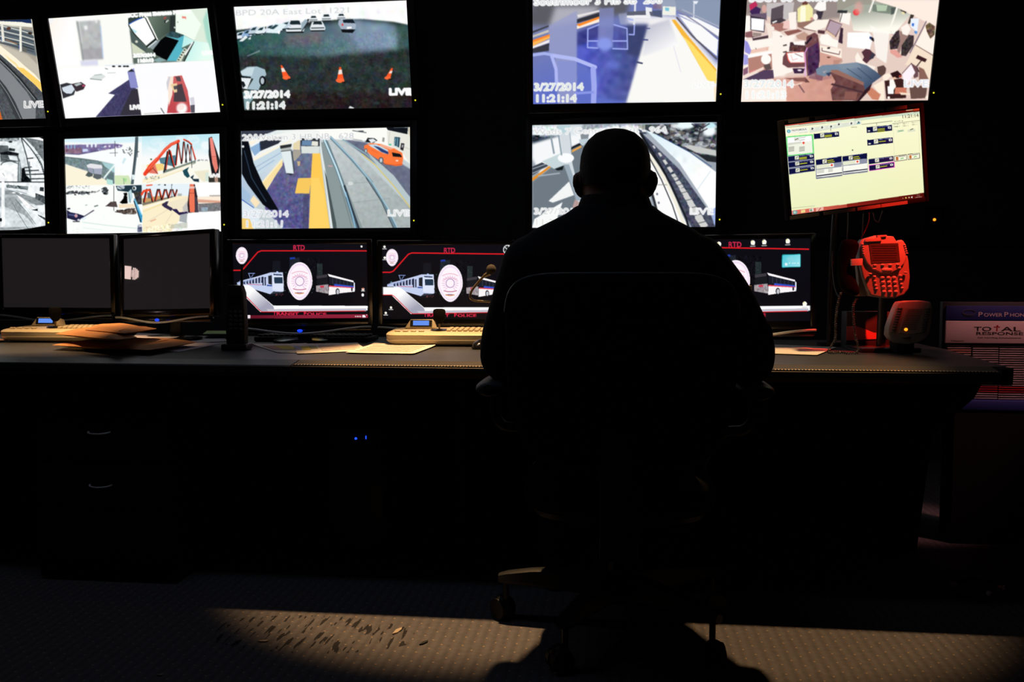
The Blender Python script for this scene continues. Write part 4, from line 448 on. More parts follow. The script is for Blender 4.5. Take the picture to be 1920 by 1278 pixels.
def art_D(key, X, Y, W_, H_, kind):
    c = Art(CORN[key], W=300, H=170, bg='0a0a12'); v = {'D3': (420,430,6.087), 'D4': (700,430,5.113), 'D5': (1300,430,4.917)}[key]; c.view(*v)
    f = wall_art(c, X, Y, W_, H_); k = W_/1530.; m = H_/850.
    c.text('T', X+480*k, Y+811*m, 38*m, 'e02848', off=.03, wid=30*k); c.text('RANSIT', X+515*k, Y+811*m, 31*m, 'e02848', off=.03, wid=255*k); c.text('P', X+825*k, Y+811*m, 38*m, 'e02848', off=.03, wid=32*k); c.text('OLICE', X+862*k, Y+811*m, 31*m, 'e02848', off=.03, wid=218*k)
    def icon(x, y, s_=13, col='fffdf4', col2='e8e0a0'):
        c.E(col, x, y, s_, s_*1.1); c.E(col2, x-s_*.2, y-s_*.3, s_*.35, s_*.35); c.L('f0f0f0', 6, (x-s_*1.7,y+s_*1.7), (x+s_*1.7,y+s_*1.7))
    if kind == 3:
        c.G('5a1020', '8c2038', (200,1000), (900,980), (100,992), (1650,960), (1650,1000), (100,1028)); c.P('fff8e0', (215,990), (255,990), (255,1028), (215,1028)); c.P('f0e0e8', (262,985), (312,985), (312,1022), (262,1025)); c.E(WH, 1567, 203, 10, 12); c.E('f0e0d8', 1585, 680, 15, 16); c.L('e8e8e8', 8, (1568,700), (1602,700)); c.E('d06030', 1585, 672, 9, 7); c.E('f4f4f4', 1582, 745, 14, 18); c.P('e8e8e8', (200,915), (214,880), (230,915))
        for x in (1505, 1525, 1540, 1558): c.E('f4f4f4', x, 986, 6, 7)
        c.P('f4f4f4', (1580,970), (1605,968), (1618,995), (1578,996)); c.E(WH, 1625, 968, 4, 5)
    if kind == 4:
        for x, y in ((110,168), (112,272), (172,748), (122,800)): icon(x, y, 11)
        c.E('e4e4e4', 1285, 197, 44, 46); c.E('202428', 1285, 197, 36, 38); c.L('d8d8d8', 9, (1262,175), (1308,218)); c.L('d8d8d8', 9, (1308,172), (1262,220)); c.E('d83020', 1288, 214, 12, 9); c.P('fafafa', (1295,150), (1325,180), (1315,200), (1290,180))
    if kind == 5:
        for x, y in ((230,133), (540,118), (645,112), (863,103), (1022,685)): c.E('fffef4', x, y, 20, 20); c.E('f4e878', x-8, y-8, 6, 6); c.P('fffef4', (x-20,y), (x+20,y), (x+16,y+22), (x-16,y+22)); c.L('c8c8c8', 7, (x-22,y+36), (x+20,y+34))
        c.P('10949c', (808,240), (815,228), (975,222), (984,230), (984,335), (975,345), (812,350), (805,342)); c.G('50c8d8', 'a0e8f0', (810,230), (980,340), (815,235), (978,228), (978,338), (812,344)); c.E('e0f4f8', 848, 318, 13, 14); c.P('90d8e0', (850,260), (900,240), (930,290), (870,310), a=.6)
        for x in (875, 905, 925, 955): c.L('e0f8fc', 8, (x,310), (x+8,306))
    return c
# ------------------------------------------------------------------ materials
def mat(name, col, rough=.5, metal=0., spec=.5, emit=None, es=1., bump=0, bs=60., var=0., vs=8., coat=0):
    m = bpy.data.materials.new(name); m.use_nodes = True; nt = m.node_tree; b = nt.nodes['Principled BSDF']
    b.inputs['Base Color'].default_value = (*col, 1); b.inputs['Roughness'].default_value = rough; b.inputs['Metallic'].default_value = metal
    b.inputs['Specular IOR Level'].default_value = spec; b.inputs['Coat Weight'].default_value = coat
    if emit: b.inputs['Emission Color'].default_value = (*emit, 1); b.inputs['Emission Strength'].default_value = es
    if var or bump:
        tc = nt.nodes.new('ShaderNodeTexCoord'); nz = nt.nodes.new('ShaderNodeTexNoise'); nt.links.new(tc.outputs['Object'], nz.inputs['Vector']); nz.inputs['Scale'].default_value = vs; nz.inputs['Detail'].default_value = 4
        if var:
            mx = nt.nodes.new('ShaderNodeMix'); mx.data_type = 'RGBA'; nt.links.new(nz.outputs['Fac'], mx.inputs['Factor'])
            mx.inputs['A'].default_value = (*[c*(1-var) for c in col], 1); mx.inputs['B'].default_value = (*[min(1, c*(1+var)) for c in col], 1); nt.links.new(mx.outputs['Result'], b.inputs['Base Color'])
        if bump:
            n2 = nt.nodes.new('ShaderNodeTexNoise'); nt.links.new(tc.outputs['Object'], n2.inputs['Vector']); n2.inputs['Scale'].default_value = bs; n2.inputs['Detail'].default_value = 3
            bp = nt.nodes.new('ShaderNodeBump'); bp.inputs['Strength'].default_value = bump; bp.inputs['Distance'].default_value = .002; nt.links.new(n2.outputs['Fac'], bp.inputs['Height']); nt.links.new(bp.outputs['Normal'], b.inputs['Normal'])
    return m
M = dict(
 wall=mat('wall_paint', (.075,.09,.105), .9, spec=.1, var=.15), sidewall=mat('side_wall_paint', (.05,.05,.052), .9, spec=.1), ceil=mat('ceiling_tile', (.08,.08,.08), .95, spec=.1, bump=.3, bs=30),
 blk=mat('black_plastic', (.012,.012,.013), .42), blkm=mat('matt_black_plastic', (.011,.011,.012), .7, spec=.25, bump=.15, bs=200), gls=mat('gloss_black', (.008,.008,.009), .16),
 silver=mat('silver_trim', (.5,.54,.56), .3, metal=.35), chrome=mat('chrome', (.85,.85,.85), .35, metal=.2), dsteel=mat('dark_steel', (.06,.06,.065), .35, metal=.7),
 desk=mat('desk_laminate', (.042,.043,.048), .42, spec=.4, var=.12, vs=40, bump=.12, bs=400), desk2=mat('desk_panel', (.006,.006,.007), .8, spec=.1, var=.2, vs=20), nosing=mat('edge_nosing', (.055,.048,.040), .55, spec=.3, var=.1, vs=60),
 cream=mat('cream_plastic', (.62,.52,.34), .45, var=.04, vs=30), cream2=mat('cream_key', (.7,.6,.42), .4), kraft=mat('kraft_paper', (.43,.2,.085), .75, spec=.2, var=.12, vs=25, bump=.5, bs=45),
 paper=mat('paper', (.78,.72,.64), .8, spec=.2, var=.03, vs=20), lilac=mat('lilac_paper', (.42,.4,.5), .8, spec=.2), blueF=mat('blue_folder', (.03,.035,.14), .5), green=mat('green_pad', (.35,.5,.22), .8, spec=.2), ink=mat('print_ink', (.3,.27,.25), .8), yel=mat('yellow_marker', (.7,.55,.05), .8), pink=mat('pink_marker', (.6,.33,.25), .8), grn=mat('green_marker', (.35,.36,.16), .8),
 jacket=mat('navy_jacket', (.014,.0155,.02), .85, spec=.15, bump=.5, bs=120), trous=mat('dark_trousers', (.012,.012,.015), .9, spec=.1, bump=.4, bs=150), skin=mat('skin', (.30,.15,.10), .55, spec=.3, var=.08, vs=30), hair=mat('cropped_hair', (.018,.015,.013), .8, spec=.2, bump=.8, bs=500), shoe=mat('shoe_leather', (.01,.01,.01), .35),
 chairf=mat('chair_fabric', (.008,.008,.009), .95, spec=.1, bump=.5, bs=220), chairp=mat('chair_plastic', (.014,.015,.017), .5, spec=.35), chairrim=mat('chair_rim_highlight', (.2,.21,.22), .3), pad=mat('armrest_pad', (.045,.055,.065), .5),  # chairrim is paler than the chair to carry the rim highlight
 phone=mat('grey_phone_plastic', (.42,.40,.38), .45), phoned=mat('phone_lower_plastic', (.30,.29,.28), .5), key=mat('phone_key', (.45,.43,.42), .4), lcd=mat('phone_lcd', (.06,.055,.05), .4), lcdt=mat('lcd_text', (.03,.02,.02), .5), cord=mat('cord', (.05,.05,.052), .45),
 modl=mat('module_plastic', (.5,.48,.42), .4), modk=mat('module_key', (.2,.2,.19), .4), modp=mat('module_label', (.62,.5,.42), .5),
 bluelcd=mat('blue_lcd', (.01,.02,.05), .3, emit=(.12,.28,.85), es=1.), led_y=mat('yellow_led', (.1,.1,0), .3, emit=(.75,.7,.02), es=1.1), led_b=mat('blue_led', (0,0,.1), .3, emit=(.01,.06,1.), es=2.2), led_o=mat('orange_led', (.1,.02,0), .3, emit=(1,.22,.01), es=2.5), led_b2=mat('power_blue', (0,0,.1), .3, emit=(.008,.06,.95), es=1.1), led_r=mat('red_led', (.1,0,0), .3, emit=(1,.02,.02), es=.6), led_g=mat('green_led', (.1,.1,0), .3, emit=(.35,.4,.05), es=.6),
 offscr=mat('dark_lcd_panel', (.01,.01,.011), .018, emit=(.0118,.0098,.0108), es=1.), logo=mat('printed_logo', (.16,.16,.16), .5), rubber=mat('joystick_rubber', (.006,.006,.006), .9, spec=.05), lite=mat('label_tape', (.22,.19,.18), .7),
 foam=mat('mic_foam', (.06,.05,.04), .95, bump=.8, bs=900), tan=mat('gooseneck', (.5,.36,.2), .28, metal=.8), grey=mat('grey_plastic', (.3,.3,.3), .4),
 cblue=mat('chart_blue', (.02,.035,.22), .6), cwhite=mat('chart_white', (.72,.6,.6), .7), cdark=mat('chart_dark', (.03,.03,.035), .6), cred=mat('chart_red', (.45,.02,.03), .6), cpale=mat('tab_pale', (.5,.46,.46), .7), cblack=mat('chart_black', (.015,.015,.015), .6), redwire=mat('red_wire', (.6,.01,.01), .4), bluewire=mat('grey_wire', (.12,.16,.18), .35), red=mat('box_red_light', (.55,.12,.12), .7), drk=mat('dark_rack', (.007,.007,.008), .75, spec=.15), scrap=mat('pale_scrap', (.5,.4,.3), .8), leafs=mat('dark_scrap', (.01,.01,.012), .8), lampface=mat('lamp_face', (.8,.7,.66), .4, emit=(1.,.72,.66), es=15.), lens=mat('lamp_lens', (.8,.8,.8), .3, emit=(1,.62,.3), es=3.), redlens=mat('red_lamp_lens', (.5,.02,.02), .3, emit=(1,.03,.01), es=3.),
)
def carpet():
    m = bpy.data.materials.new('patterned_carpet'); m.use_nodes = True; nt = m.node_tree; N = nt.nodes; Lk = nt.links; b = N['Principled BSDF']; b.inputs['Roughness'].default_value = .95; b.inputs['Specular IOR Level'].default_value = .1
    tc = N.new('ShaderNodeTexCoord')
    def mth(op, a, c=None):
        n = N.new('ShaderNodeMath'); n.operation = op
        for i, v in enumerate((a, c)):
            if v is None: continue
            if isinstance(v, (int, float)): n.inputs[i].default_value = v
            else: Lk.new(v, n.inputs[i])
        return n.outputs[0]
    sp = N.new('ShaderNodeSeparateXYZ'); Lk.new(tc.outputs['Object'], sp.inputs[0]); x, y = sp.outputs[0], sp.outputs[1]
    nz = N.new('ShaderNodeTexNoise'); nz.inputs['Scale'].default_value = 60; nz.inputs['Detail'].default_value = 4; Lk.new(tc.outputs['Object'], nz.inputs['Vector'])
    cr = N.new('ShaderNodeMix'); cr.data_type = 'RGBA'; cr.inputs['A'].default_value = (.088,.086,.098,1); cr.inputs['B'].default_value = (.165,.155,.165,1); Lk.new(nz.outputs['Fac'], cr.inputs['Factor'])
    def dots(s, ox, oy, r):
        u = mth('SUBTRACT', mth('FRACT', mth('ADD', mth('DIVIDE', x, s), ox)), .5); v = mth('SUBTRACT', mth('FRACT', mth('ADD', mth('DIVIDE', y, s), oy)), .5)
        d = mth('SQRT', mth('ADD', mth('MULTIPLY', u, u), mth('MULTIPLY', v, v))); return mth('LESS_THAN', d, r)
    d1 = mth('MAXIMUM', dots(.056, 0, 0, .048), dots(.056, .5, .5, .048))
    d2 = mth('MAXIMUM', dots(.056, .5, 0, .04), dots(.056, 0, .5, .04))
    # woven ribs
    wv = mth('MULTIPLY', mth('SINE', mth('MULTIPLY', x, 2*PI/.028)), .5); rib = mth('ADD', mth('MULTIPLY', wv, .22), .95)
    mr = N.new('ShaderNodeMix'); mr.data_type = 'RGBA'; mr.blend_type = 'MULTIPLY'; mr.inputs['Factor'].default_value = 1; Lk.new(cr.outputs['Result'], mr.inputs['A'])
    cb = N.new('ShaderNodeCombineColor'); [Lk.new(rib, cb.inputs[i]) for i in range(3)]; Lk.new(cb.outputs[0], mr.inputs['B'])
    m1 = N.new('ShaderNodeMix'); m1.data_type = 'RGBA'; Lk.new(d1, m1.inputs['Factor']); Lk.new(mr.outputs['Result'], m1.inputs['A']); m1.inputs['B'].default_value = (.36,.25,.15,1)
    m2 = N.new('ShaderNodeMix'); m2.data_type = 'RGBA'; Lk.new(d2, m2.inputs['Factor']); Lk.new(m1.outputs['Result'], m2.inputs['A']); m2.inputs['B'].default_value = (.2,.11,.07,1)
    # pressed-in dark chair marks, left of the chair
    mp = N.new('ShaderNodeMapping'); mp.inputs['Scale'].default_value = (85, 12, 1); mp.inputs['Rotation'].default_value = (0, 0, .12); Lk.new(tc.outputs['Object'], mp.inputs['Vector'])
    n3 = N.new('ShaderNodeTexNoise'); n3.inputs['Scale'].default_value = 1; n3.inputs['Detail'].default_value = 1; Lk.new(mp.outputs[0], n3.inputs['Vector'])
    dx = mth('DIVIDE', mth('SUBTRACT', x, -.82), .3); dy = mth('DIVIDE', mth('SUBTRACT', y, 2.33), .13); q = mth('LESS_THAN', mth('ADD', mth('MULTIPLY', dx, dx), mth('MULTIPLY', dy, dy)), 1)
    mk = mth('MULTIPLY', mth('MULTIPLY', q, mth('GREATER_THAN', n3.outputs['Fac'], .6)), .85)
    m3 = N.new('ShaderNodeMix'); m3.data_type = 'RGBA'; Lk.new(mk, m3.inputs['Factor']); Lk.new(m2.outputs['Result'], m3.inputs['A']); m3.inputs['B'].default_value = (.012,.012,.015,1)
    Lk.new(m3.outputs['Result'], b.inputs['Base Color'])
    bp = N.new('ShaderNodeBump'); bp.inputs['Strength'].default_value = .4; bp.inputs['Distance'].default_value = .002; Lk.new(nz.outputs['Fac'], bp.inputs['Height']); Lk.new(bp.outputs[0], b.inputs['Normal'])
    return m
M['carpet'] = carpet()
def stitched():
    m = mat('edge_trim', (.1,.085,.07), .5); nt = m.node_tree; N = nt.nodes; Lk = nt.links; b = N['Principled BSDF']
    tc = N.new('ShaderNodeTexCoord'); w_ = N.new('ShaderNodeTexWave'); w_.wave_type = 'BANDS'; w_.bands_direction = 'X'; w_.inputs['Scale'].default_value = 34; Lk.new(tc.outputs['Object'], w_.inputs['Vector'])
    cr = N.new('ShaderNodeValToRGB'); cr.color_ramp.elements[0].position = .5; cr.color_ramp.elements[0].color = (.03,.025,.02,1); cr.color_ramp.elements[1].position = .7; cr.color_ramp.elements[1].color = (.8,.62,.4,1); Lk.new(w_.outputs['Fac'], cr.inputs[0]); Lk.new(cr.outputs[0], b.inputs['Base Color']); return m
M['stitch'] = stitched()

# ------------------------------------------------------------------ mesh helpers
class MB:
    def __init__(s): s.b = bmesh.new()
    def _add(s, fn, mx=None):
        vs = fn()['verts']
        if mx is not None: bmesh.ops.transform(s.b, matrix=mx, verts=vs)
        return vs
    def box(s, c, d, rot=(0,0,0), bev=0, seg=2):
        b2 = bmesh.new(); bmesh.ops.create_cube(b2, size=1); bmesh.ops.scale(b2, vec=d, verts=b2.verts)
        if bev: bmesh.ops.bevel(b2, geom=b2.edges[:], offset=min(bev, min(d)*.48), segments=seg, profile=.5, affect='EDGES')
        bmesh.ops.transform(b2, matrix=Matrix.Translation(c)@Euler(rot).to_matrix().to_4x4(), verts=b2.verts); s.merge(b2); return s
    def merge(s, b2):
        me = bpy.data.meshes.new('t'); b2.to_mesh(me); b2.free(); s.b.from_mesh(me); bpy.data.meshes.remove(me)
    def cyl(s, p0, p1, r0, r1=None, n=20):
        p0, p1 = Vector(p0), Vector(p1); d = p1-p0; r1 = r0 if r1 is None else r1
        mx = Matrix.Translation((p0+p1)/2)@d.to_track_quat('Z', 'Y').to_matrix().to_4x4()
        s._add(lambda: bmesh.ops.create_cone(s.b, cap_ends=True, segments=n, radius1=r0, radius2=r1, depth=d.length), mx); return s
    def ball(s, c, r, n=16):
        r = (r, r, r) if isinstance(r, (int, float)) else r
        s._add(lambda: bmesh.ops.create_uvsphere(s.b, u_segments=n*2, v_segments=n, radius=1), Matrix.Translation(c)@Matrix.Diagonal((*r, 1))); return s
    def rings(s, rs, cap=True):
        vv = [[s.b.verts.new(p) for p in r] for r in rs]; n = len(vv[0])
        for a, c in zip(vv[:-1], vv[1:]):
            for i in range(n): s.b.faces.new((a[i], a[(i+1) % n], c[(i+1) % n], c[i]))
        if cap: s.b.faces.new(list(reversed(vv[0]))); s.b.faces.new(vv[-1])
        return s
    def lathe(s, c, prof, n=28):
        c = Vector(c); return s.rings([[c+Vector((r*math.cos(2*PI*i/n), r*math.sin(2*PI*i/n), z)) for i in range(n)] for r, z in prof])
    def tube(s, pts, r, n=10):
        pts = [Vector(p) for p in pts]; rs = []; up = Vector((0, 0, 1)); prev = None
        for i, p in enumerate(pts):
            t = (pts[min(i+1, len(pts)-1)]-pts[max(i-1, 0)]).normalized()
            if prev is None: u = t.orthogonal().normalized()
            else: u = (prev-t*prev.dot(t)).normalized()
            prev = u; v = t.cross(u); rr = r[i] if isinstance(r, (list, tuple)) else r
            rs.append([p+u*(rr*math.cos(2*PI*k/n))+v*(rr*math.sin(2*PI*k/n)) for k in range(n)])
        return s.rings(rs)
    def prism(s, pts, y0, y1, bev=0):
        """outline in local x, z, extruded from y0 (front) to y1"""
        b2 = bmesh.new(); f = b2.faces.new([b2.verts.new((x, y0, z)) for x, z in pts]); r = bmesh.ops.extrude_face_region(b2, geom=[f]); bmesh.ops.translate(b2, vec=(0, y1-y0, 0), verts=[v for v in r['geom'] if isinstance(v, bmesh.types.BMVert)])
        bmesh.ops.recalc_face_normals(b2, faces=b2.faces)
        if bev: bmesh.ops.bevel(b2, geom=[e for e in b2.edges if abs(e.verts[0].co.y-y0) < 1e-6 and abs(e.verts[1].co.y-y0) < 1e-6], offset=bev, segments=3, profile=.5, affect='EDGES')
        s.merge(b2); return s
    def plate(s, pts, z0, z1):
        """outline in x, y, from z0 up to z1"""
        lo = [s.b.verts.new((x, y, z0)) for x, y in pts]; hi = [s.b.verts.new((x, y, z1)) for x, y in pts]; n = len(pts)
        s.b.faces.new(list(reversed(lo))); s.b.faces.new(hi)
        for i in range(n): s.b.faces.new((lo[i], lo[(i+1) % n], hi[(i+1) % n], hi[i]))
        return s
    def build(s, name, m, parent=None, smooth=True, sub=0):
        bmesh.ops.recalc_face_normals(s.b, faces=s.b.faces)
        me = bpy.data.meshes.new(name); s.b.to_mesh(me); s.b.free(); me.materials.append(m)
        if smooth:
            me.shade_smooth(); 
            try: me.set_sharp_from_angle(angle=rad(38))
            except Exception: pass
        o = bpy.data.objects.new(name, me); COL.objects.link(o)
        if parent: o.parent = parent
        if sub: sm = o.modifiers.new('s', 'SUBSURF'); sm.levels = sub; sm.render_levels = sub
        return o
def tag(o, label, cat=None, group=None, kind=None):
    o['label'] = label
    if cat: o['category'] = cat
    if group: o['group'] = group
    if kind: o['kind'] = kind
    return o
def thing(name, label, cat, loc, rz=0., group=None, mx=None):
    o = bpy.data.objects.new(name, None); COL.objects.link(o); o.empty_display_size = .05
    if mx is not None:
        o.location = mx.to_translation(); o.rotation_euler = mx.to_euler()
    else: o.location = loc; o.rotation_euler = (0, 0, rz)
    return tag(o, label, cat, group)
def struct(name, mb, m):
    o = mb.build(name, m, smooth=False); o['kind'] = 'structure'; o['label'] = {'floor':'patterned grey carpet floor of the dim room'}.get(name, 'dark '+name.replace('_', ' ')+' of the control room'); return o
def smoothpath(pts, k=6):
    pts = [Vector(p) for p in pts]; out = []
    for i in range(len(pts)-1):
        p0, p1, p2, p3 = pts[max(i-1, 0)], pts[i], pts[i+1], pts[min(i+2, len(pts)-1)]
        for j in range(k):
            t = j/k; out.append(.5*((2*p1)+(p2-p0)*t+(2*p0-5*p1+4*p2-p3)*t*t+(3*p1-p0-3*p2+p3)*t**3))
    out.append(pts[-1]); return out
def rrect(w_, h_, r, n=5, cx=0, cz=0):
    out = []
    for a0, sx, sz in ((0, 1, 1), (90, -1, 1), (180, -1, -1), (270, 1, -1)):
        for i in range(n+1):
            a = rad(a0+90*i/n); out.append((cx+sx*(w_/2-r)+r*math.cos(a), cz+sz*(h_/2-r)+r*math.sin(a)))
    return out
def words(t, name, m, parent, loc, size, rot=(PI/2, 0, 0), wid=None, off=0., depth=.0002):
    """real raised lettering"""
    cu = bpy.data.curves.new('t', 'FONT'); cu.body = t; cu.size = size/.7; cu.offset = off*size; cu.extrude = depth; cu.resolution_u = 3
    o = bpy.data.objects.new('t', cu); COL.objects.link(o); dg = bpy.context.evaluated_depsgraph_get(); dg.update()
    me = bpy.data.meshes.new_from_object(o.evaluated_get(dg)); bpy.data.objects.remove(o); bpy.data.curves.remove(cu)
    xs = [v.co.x for v in me.vertices]; 
    if wid: 
        k = wid/max(xs)
        for v in me.vertices: v.co.x *= k
    me.materials.clear(); me.materials.append(m); q = bpy.data.objects.new(name, me); COL.objects.link(q); q.parent = parent; q.location = loc; q.rotation_euler = rot; return q
def pose(x, y, z, yaw, tilt, roll):
    yaw, tilt, roll = rad(yaw), rad(tilt), rad(roll); r = Vector((math.cos(yaw), math.sin(yaw), 0)); n0 = Vector((math.sin(yaw), -math.cos(yaw), 0)); up = Vector((0, 0, 1))*math.cos(tilt)+n0*math.sin(tilt)
    X = r*math.cos(roll)+up*math.sin(roll); Z = up*math.cos(roll)-r*math.sin(roll); Y = Z.cross(X)
    return Matrix(((X.x, Y.x, Z.x, x), (X.y, Y.y, Z.y, y), (X.z, Y.z, Z.z, z), (0, 0, 0, 1)))
# ------------------------------------------------------------------ lit displays
def dispmat():
    m = bpy.data.materials.new('lit_display'); m.use_nodes = True; nt = m.node_tree; b = nt.nodes['Principled BSDF']; a = nt.nodes.new('ShaderNodeAttribute'); a.attribute_name = 'picture'
    b.inputs['Base Color'].default_value = (.006, .006, .007, 1); b.inputs['Roughness'].default_value = .45; b.inputs['Specular IOR Level'].default_value = .2
    nt.links.new(a.outputs['Color'], b.inputs['Emission Color']); b.inputs['Emission Strength'].default_value = 1.; m.cycles.emission_sampling = 'NONE'; return m
M['disp'] = dispmat()
def display(art, w_, h_, parent, y=-.002):
    img = art.out(); H, W, _ = img.shape
    xs = np.linspace(-w_/2, w_/2, W); zs = np.linspace(h_/2, -h_/2, H); X, Z = np.meshgrid(xs, zs)
    co = np.stack([X, np.full_like(X, y), Z], -1).reshape(-1, 3); idx = np.arange(H*W).reshape(H, W)
    fc = np.stack([idx[:-1, :-1], idx[1:, :-1], idx[1:, 1:], idx[:-1, 1:]], -1).reshape(-1, 4)
    me = bpy.data.meshes.new('screen'); me.vertices.add(len(co)); me.vertices.foreach_set('co', co.ravel().astype(np.float32))
    me.loops.add(fc.size); me.loops.foreach_set('vertex_index', fc.ravel().astype(np.int32)); me.polygons.add(len(fc)); me.polygons.foreach_set('loop_start', np.arange(0, fc.size, 4, dtype=np.int32)); me.update(calc_edges=True)
    at = me.color_attributes.new('picture', 'FLOAT_COLOR', 'POINT'); s = img.reshape(-1, 3); lin = np.where(s <= .04045, s/12.92, ((s+.055)/1.055)**2.4)
    at.data.foreach_set('color', np.c_[lin, np.ones(len(lin))].astype(np.float32).ravel())
    me.materials.append(M['disp']); o = bpy.data.objects.new('screen', me); COL.objects.link(o); o.parent = parent; return o
def frame_mb(w_, h_, l, r, t, b_, y0, y1, bev=.004):
    mb = MB(); W2, H2 = w_+l+r, h_+t+b_; cx = (r-l)/2; cz = (t-b_)/2
    mb.box((-w_/2-l/2, (y0+y1)/2, cz), (l, y1-y0, H2), bev=bev); mb.box((w_/2+r/2, (y0+y1)/2, cz), (r, y1-y0, H2), bev=bev)
    mb.box((cx, (y0+y1)/2, h_/2+t/2), (w_+.004, y1-y0, t), bev=bev); mb.box((cx*0, (y0+y1)/2, -h_/2-b_/2), (w_+.004, y1-y0, b_), bev=bev); return mb
# ------------------------------------------------------------------ the room
YB = 5.0
struct('floor', MB().box((-.5, 1.6, -.05), (8.6, 7.2, .1)), M['carpet'])
struct('ceiling', MB().box((-.5, 1.6, 2.93), (8.6, 7.2, .1)), M['ceil'])
struct('wall_back', MB().box((-.5, YB+.05, 1.44), (8.6, .1, 2.88)), M['wall'])
struct('wall_left', MB().box((-4.75, 1.6, 1.44), (.1, 7.0, 2.88)), M['sidewall'])
struct('wall_right', MB().box((3.75, 1.6, 1.44), (.1, 7.0, 2.88)), M['sidewall'])
struct('wall_front', MB().box((-.5, -1.95, 1.44), (8.6, .1, 2.88)), M['sidewall'])
struct('trim_1', MB().box((-.5, YB-.02, 1.17), (8.4, .04, .05), bev=.004), M['blk'])

# ------------------------------------------------------------------ video wall
TVW, TVH = .93, .523
TV = [
 ('S1', (-3.624,4.752,2.120, .1, 9.8, .3), art_S1, 'wall screen at the left edge of the upper row showing a curving rail platform'),
 ('S2', (-2.576,4.695,2.117, -3.9, 12.1, .3), art_S2, 'upper wall screen split in four with a washed-out door and a green lobby'),
 ('S3', (-1.523,4.672,2.124, -3.0, 13., -.8), art_S3, 'upper wall screen showing a dark parking lot with three orange cones'),
 ('S4', (.043,4.633,2.114, 9.8, 12., 1.4), art_S4, 'upper wall screen showing a bluish station platform with a yellow edge strip'),
 ('S5', (1.092,4.744,2.121, 4.1, 12.2, 0.), art_S5, 'upper wall screen showing a pinkish office with people at desks'),
 ('S6', (-3.857,5.0-.14,1.506, 4., -3., 1.2), art_S6, 'wall screen at the left edge of the lower row showing black and white rail tracks'),
 ('S7', (-2.582,4.754,1.486, -3.7, -.7, .2), art_S7, 'lower wall screen split in four with a red arched bridge'),
 ('S8', (-1.539,4.723,1.501, -1.1, -1.2, 0.), art_S8, 'lower wall screen showing tram tracks with an orange van and yellow paving'),
 ('S9', (.035,4.708,1.495, 1.1, .5, 0.), art_S9, 'lower wall screen behind the seated person, showing pale tracks in snow'),
]
for key, p, fn, lab in TV:
    if key == 'S6': p = (-3.7, 4.85, 1.506, 4., -3., 1.2)
    t = thing('wall_screen', lab, 'screen', None, mx=pose(*p), group='camera screens of the video wall')
    frame_mb(TVW, TVH, .035, .04, .035, .045, -.012, .03).build('bezel', M['blk'], t)
    MB().box((0, .05, 0), (TVW+.03, .06, TVH+.03), bev=.01).box((0, .085, 0), (TVW*.6, .03, TVH*.6), bev=.01).build('back_casing', M['blkm'], t)
    art = fn()
    if key not in ('S1', 'S6'): art.blur(1)
    display(art, TVW, TVH, t)
    MB().ball((TVW/2+.021, -.013, -TVH/2+.036), .0042, 8).build('power_light', M['led_y'], t)
    MB().box((0, .115, 0), (.3, .04, .25), bev=.004).build('wall_bracket', M['dsteel'], t)

# ------------------------------------------------------------------ worktop and what carries it
ZD = .715
YF = 2.6
t = thing('control_desk', 'long dark grey control desk running the width of the room', 'desk', (0, YF, 0))
top = [(-4.3, 0), (1.03, 0), (1.06, .075), (1.092, .08), (1.165, .74), (1.17, 1.25), (-4.3, 1.25)]
def Rv(x): return x
MB().plate([(x, y+.074) if y == 0 else (x, y) for x, y in top], ZD-.03, ZD).build('worktop', M['desk'], t, smooth=False)
def prof_run(x0, x1, pf):
    mb = MB(); mb.rings([[Vector((x, y, z)) for y, z in pf] for x in (x0, x1)]); return mb
pf = [(.075, ZD), (.075, ZD-.045), (.012, ZD-.045), (0, ZD-.032), (0, ZD-.014), (.004, ZD-.010)]
prof_run(-4.3, -.962, pf).build('edge_nosing', M['desk'], t, smooth=False)
prof_run(-.958, 1.05, pf).build('edge_nosing', M['nosing'], t, smooth=False)
MB().box((.045, .0065, ZD-.0085), (2.0, .0075, .002), rot=(.14, 0, 0)).build('edge_strip', M['stitch'], t, smooth=False)
MB().plate([(1.05, .0), (1.078, .008), (1.092, .03), (1.094, .08), (1.06, .075), (1.05, .075)], ZD-.045, ZD-.001).build('corner_nosing', M['desk2'], t, smooth=False)
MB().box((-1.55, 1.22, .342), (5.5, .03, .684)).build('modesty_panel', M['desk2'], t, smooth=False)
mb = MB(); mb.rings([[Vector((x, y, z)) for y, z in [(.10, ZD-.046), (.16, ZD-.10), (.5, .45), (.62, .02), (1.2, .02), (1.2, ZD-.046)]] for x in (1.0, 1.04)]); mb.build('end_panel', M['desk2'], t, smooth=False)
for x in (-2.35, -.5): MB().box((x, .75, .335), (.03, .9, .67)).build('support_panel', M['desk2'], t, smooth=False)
# drawer pedestal
h1 = atY(180, 811, 2.63); h2 = atY(180, 911, 2.63)
t = thing('drawer_pedestal', 'black drawer pedestal with two arched metal pulls under the desk', 'drawers', (h1.x, 2.655, 0))
MB().box((0, .29, .33), (.46, .54, .64)).build('carcass', M['desk2'], t, smooth=False)
for zz, hh in ((h1.z, .15), (h2.z, .15), (.17, .17)):
    d = MB().box((0, .01, zz-.015), (.44, .02, hh), bev=.003).build('drawer', M['drk'], t)
    if zz > .2: MB().tube([(.036*math.cos(a), -.006-.022*math.sin(a), zz-.004*math.sin(a)) for a in np.linspace(0, PI, 13)], .0028).build('handle', M['chrome'], d)
p = atY(670, 820, 3.0)
t = thing('computer_tower', 'black computer tower with two blue lights under the desk', 'computer', (p.x, 3.0, 0))
MB().box((0, .2, .24), (.19, .42, .44), bev=.006).build('case', M['drk'], t); MB().box((0, -.012, .24), (.18, .012, .43), bev=.004).build('front_panel', M['blk'], t)
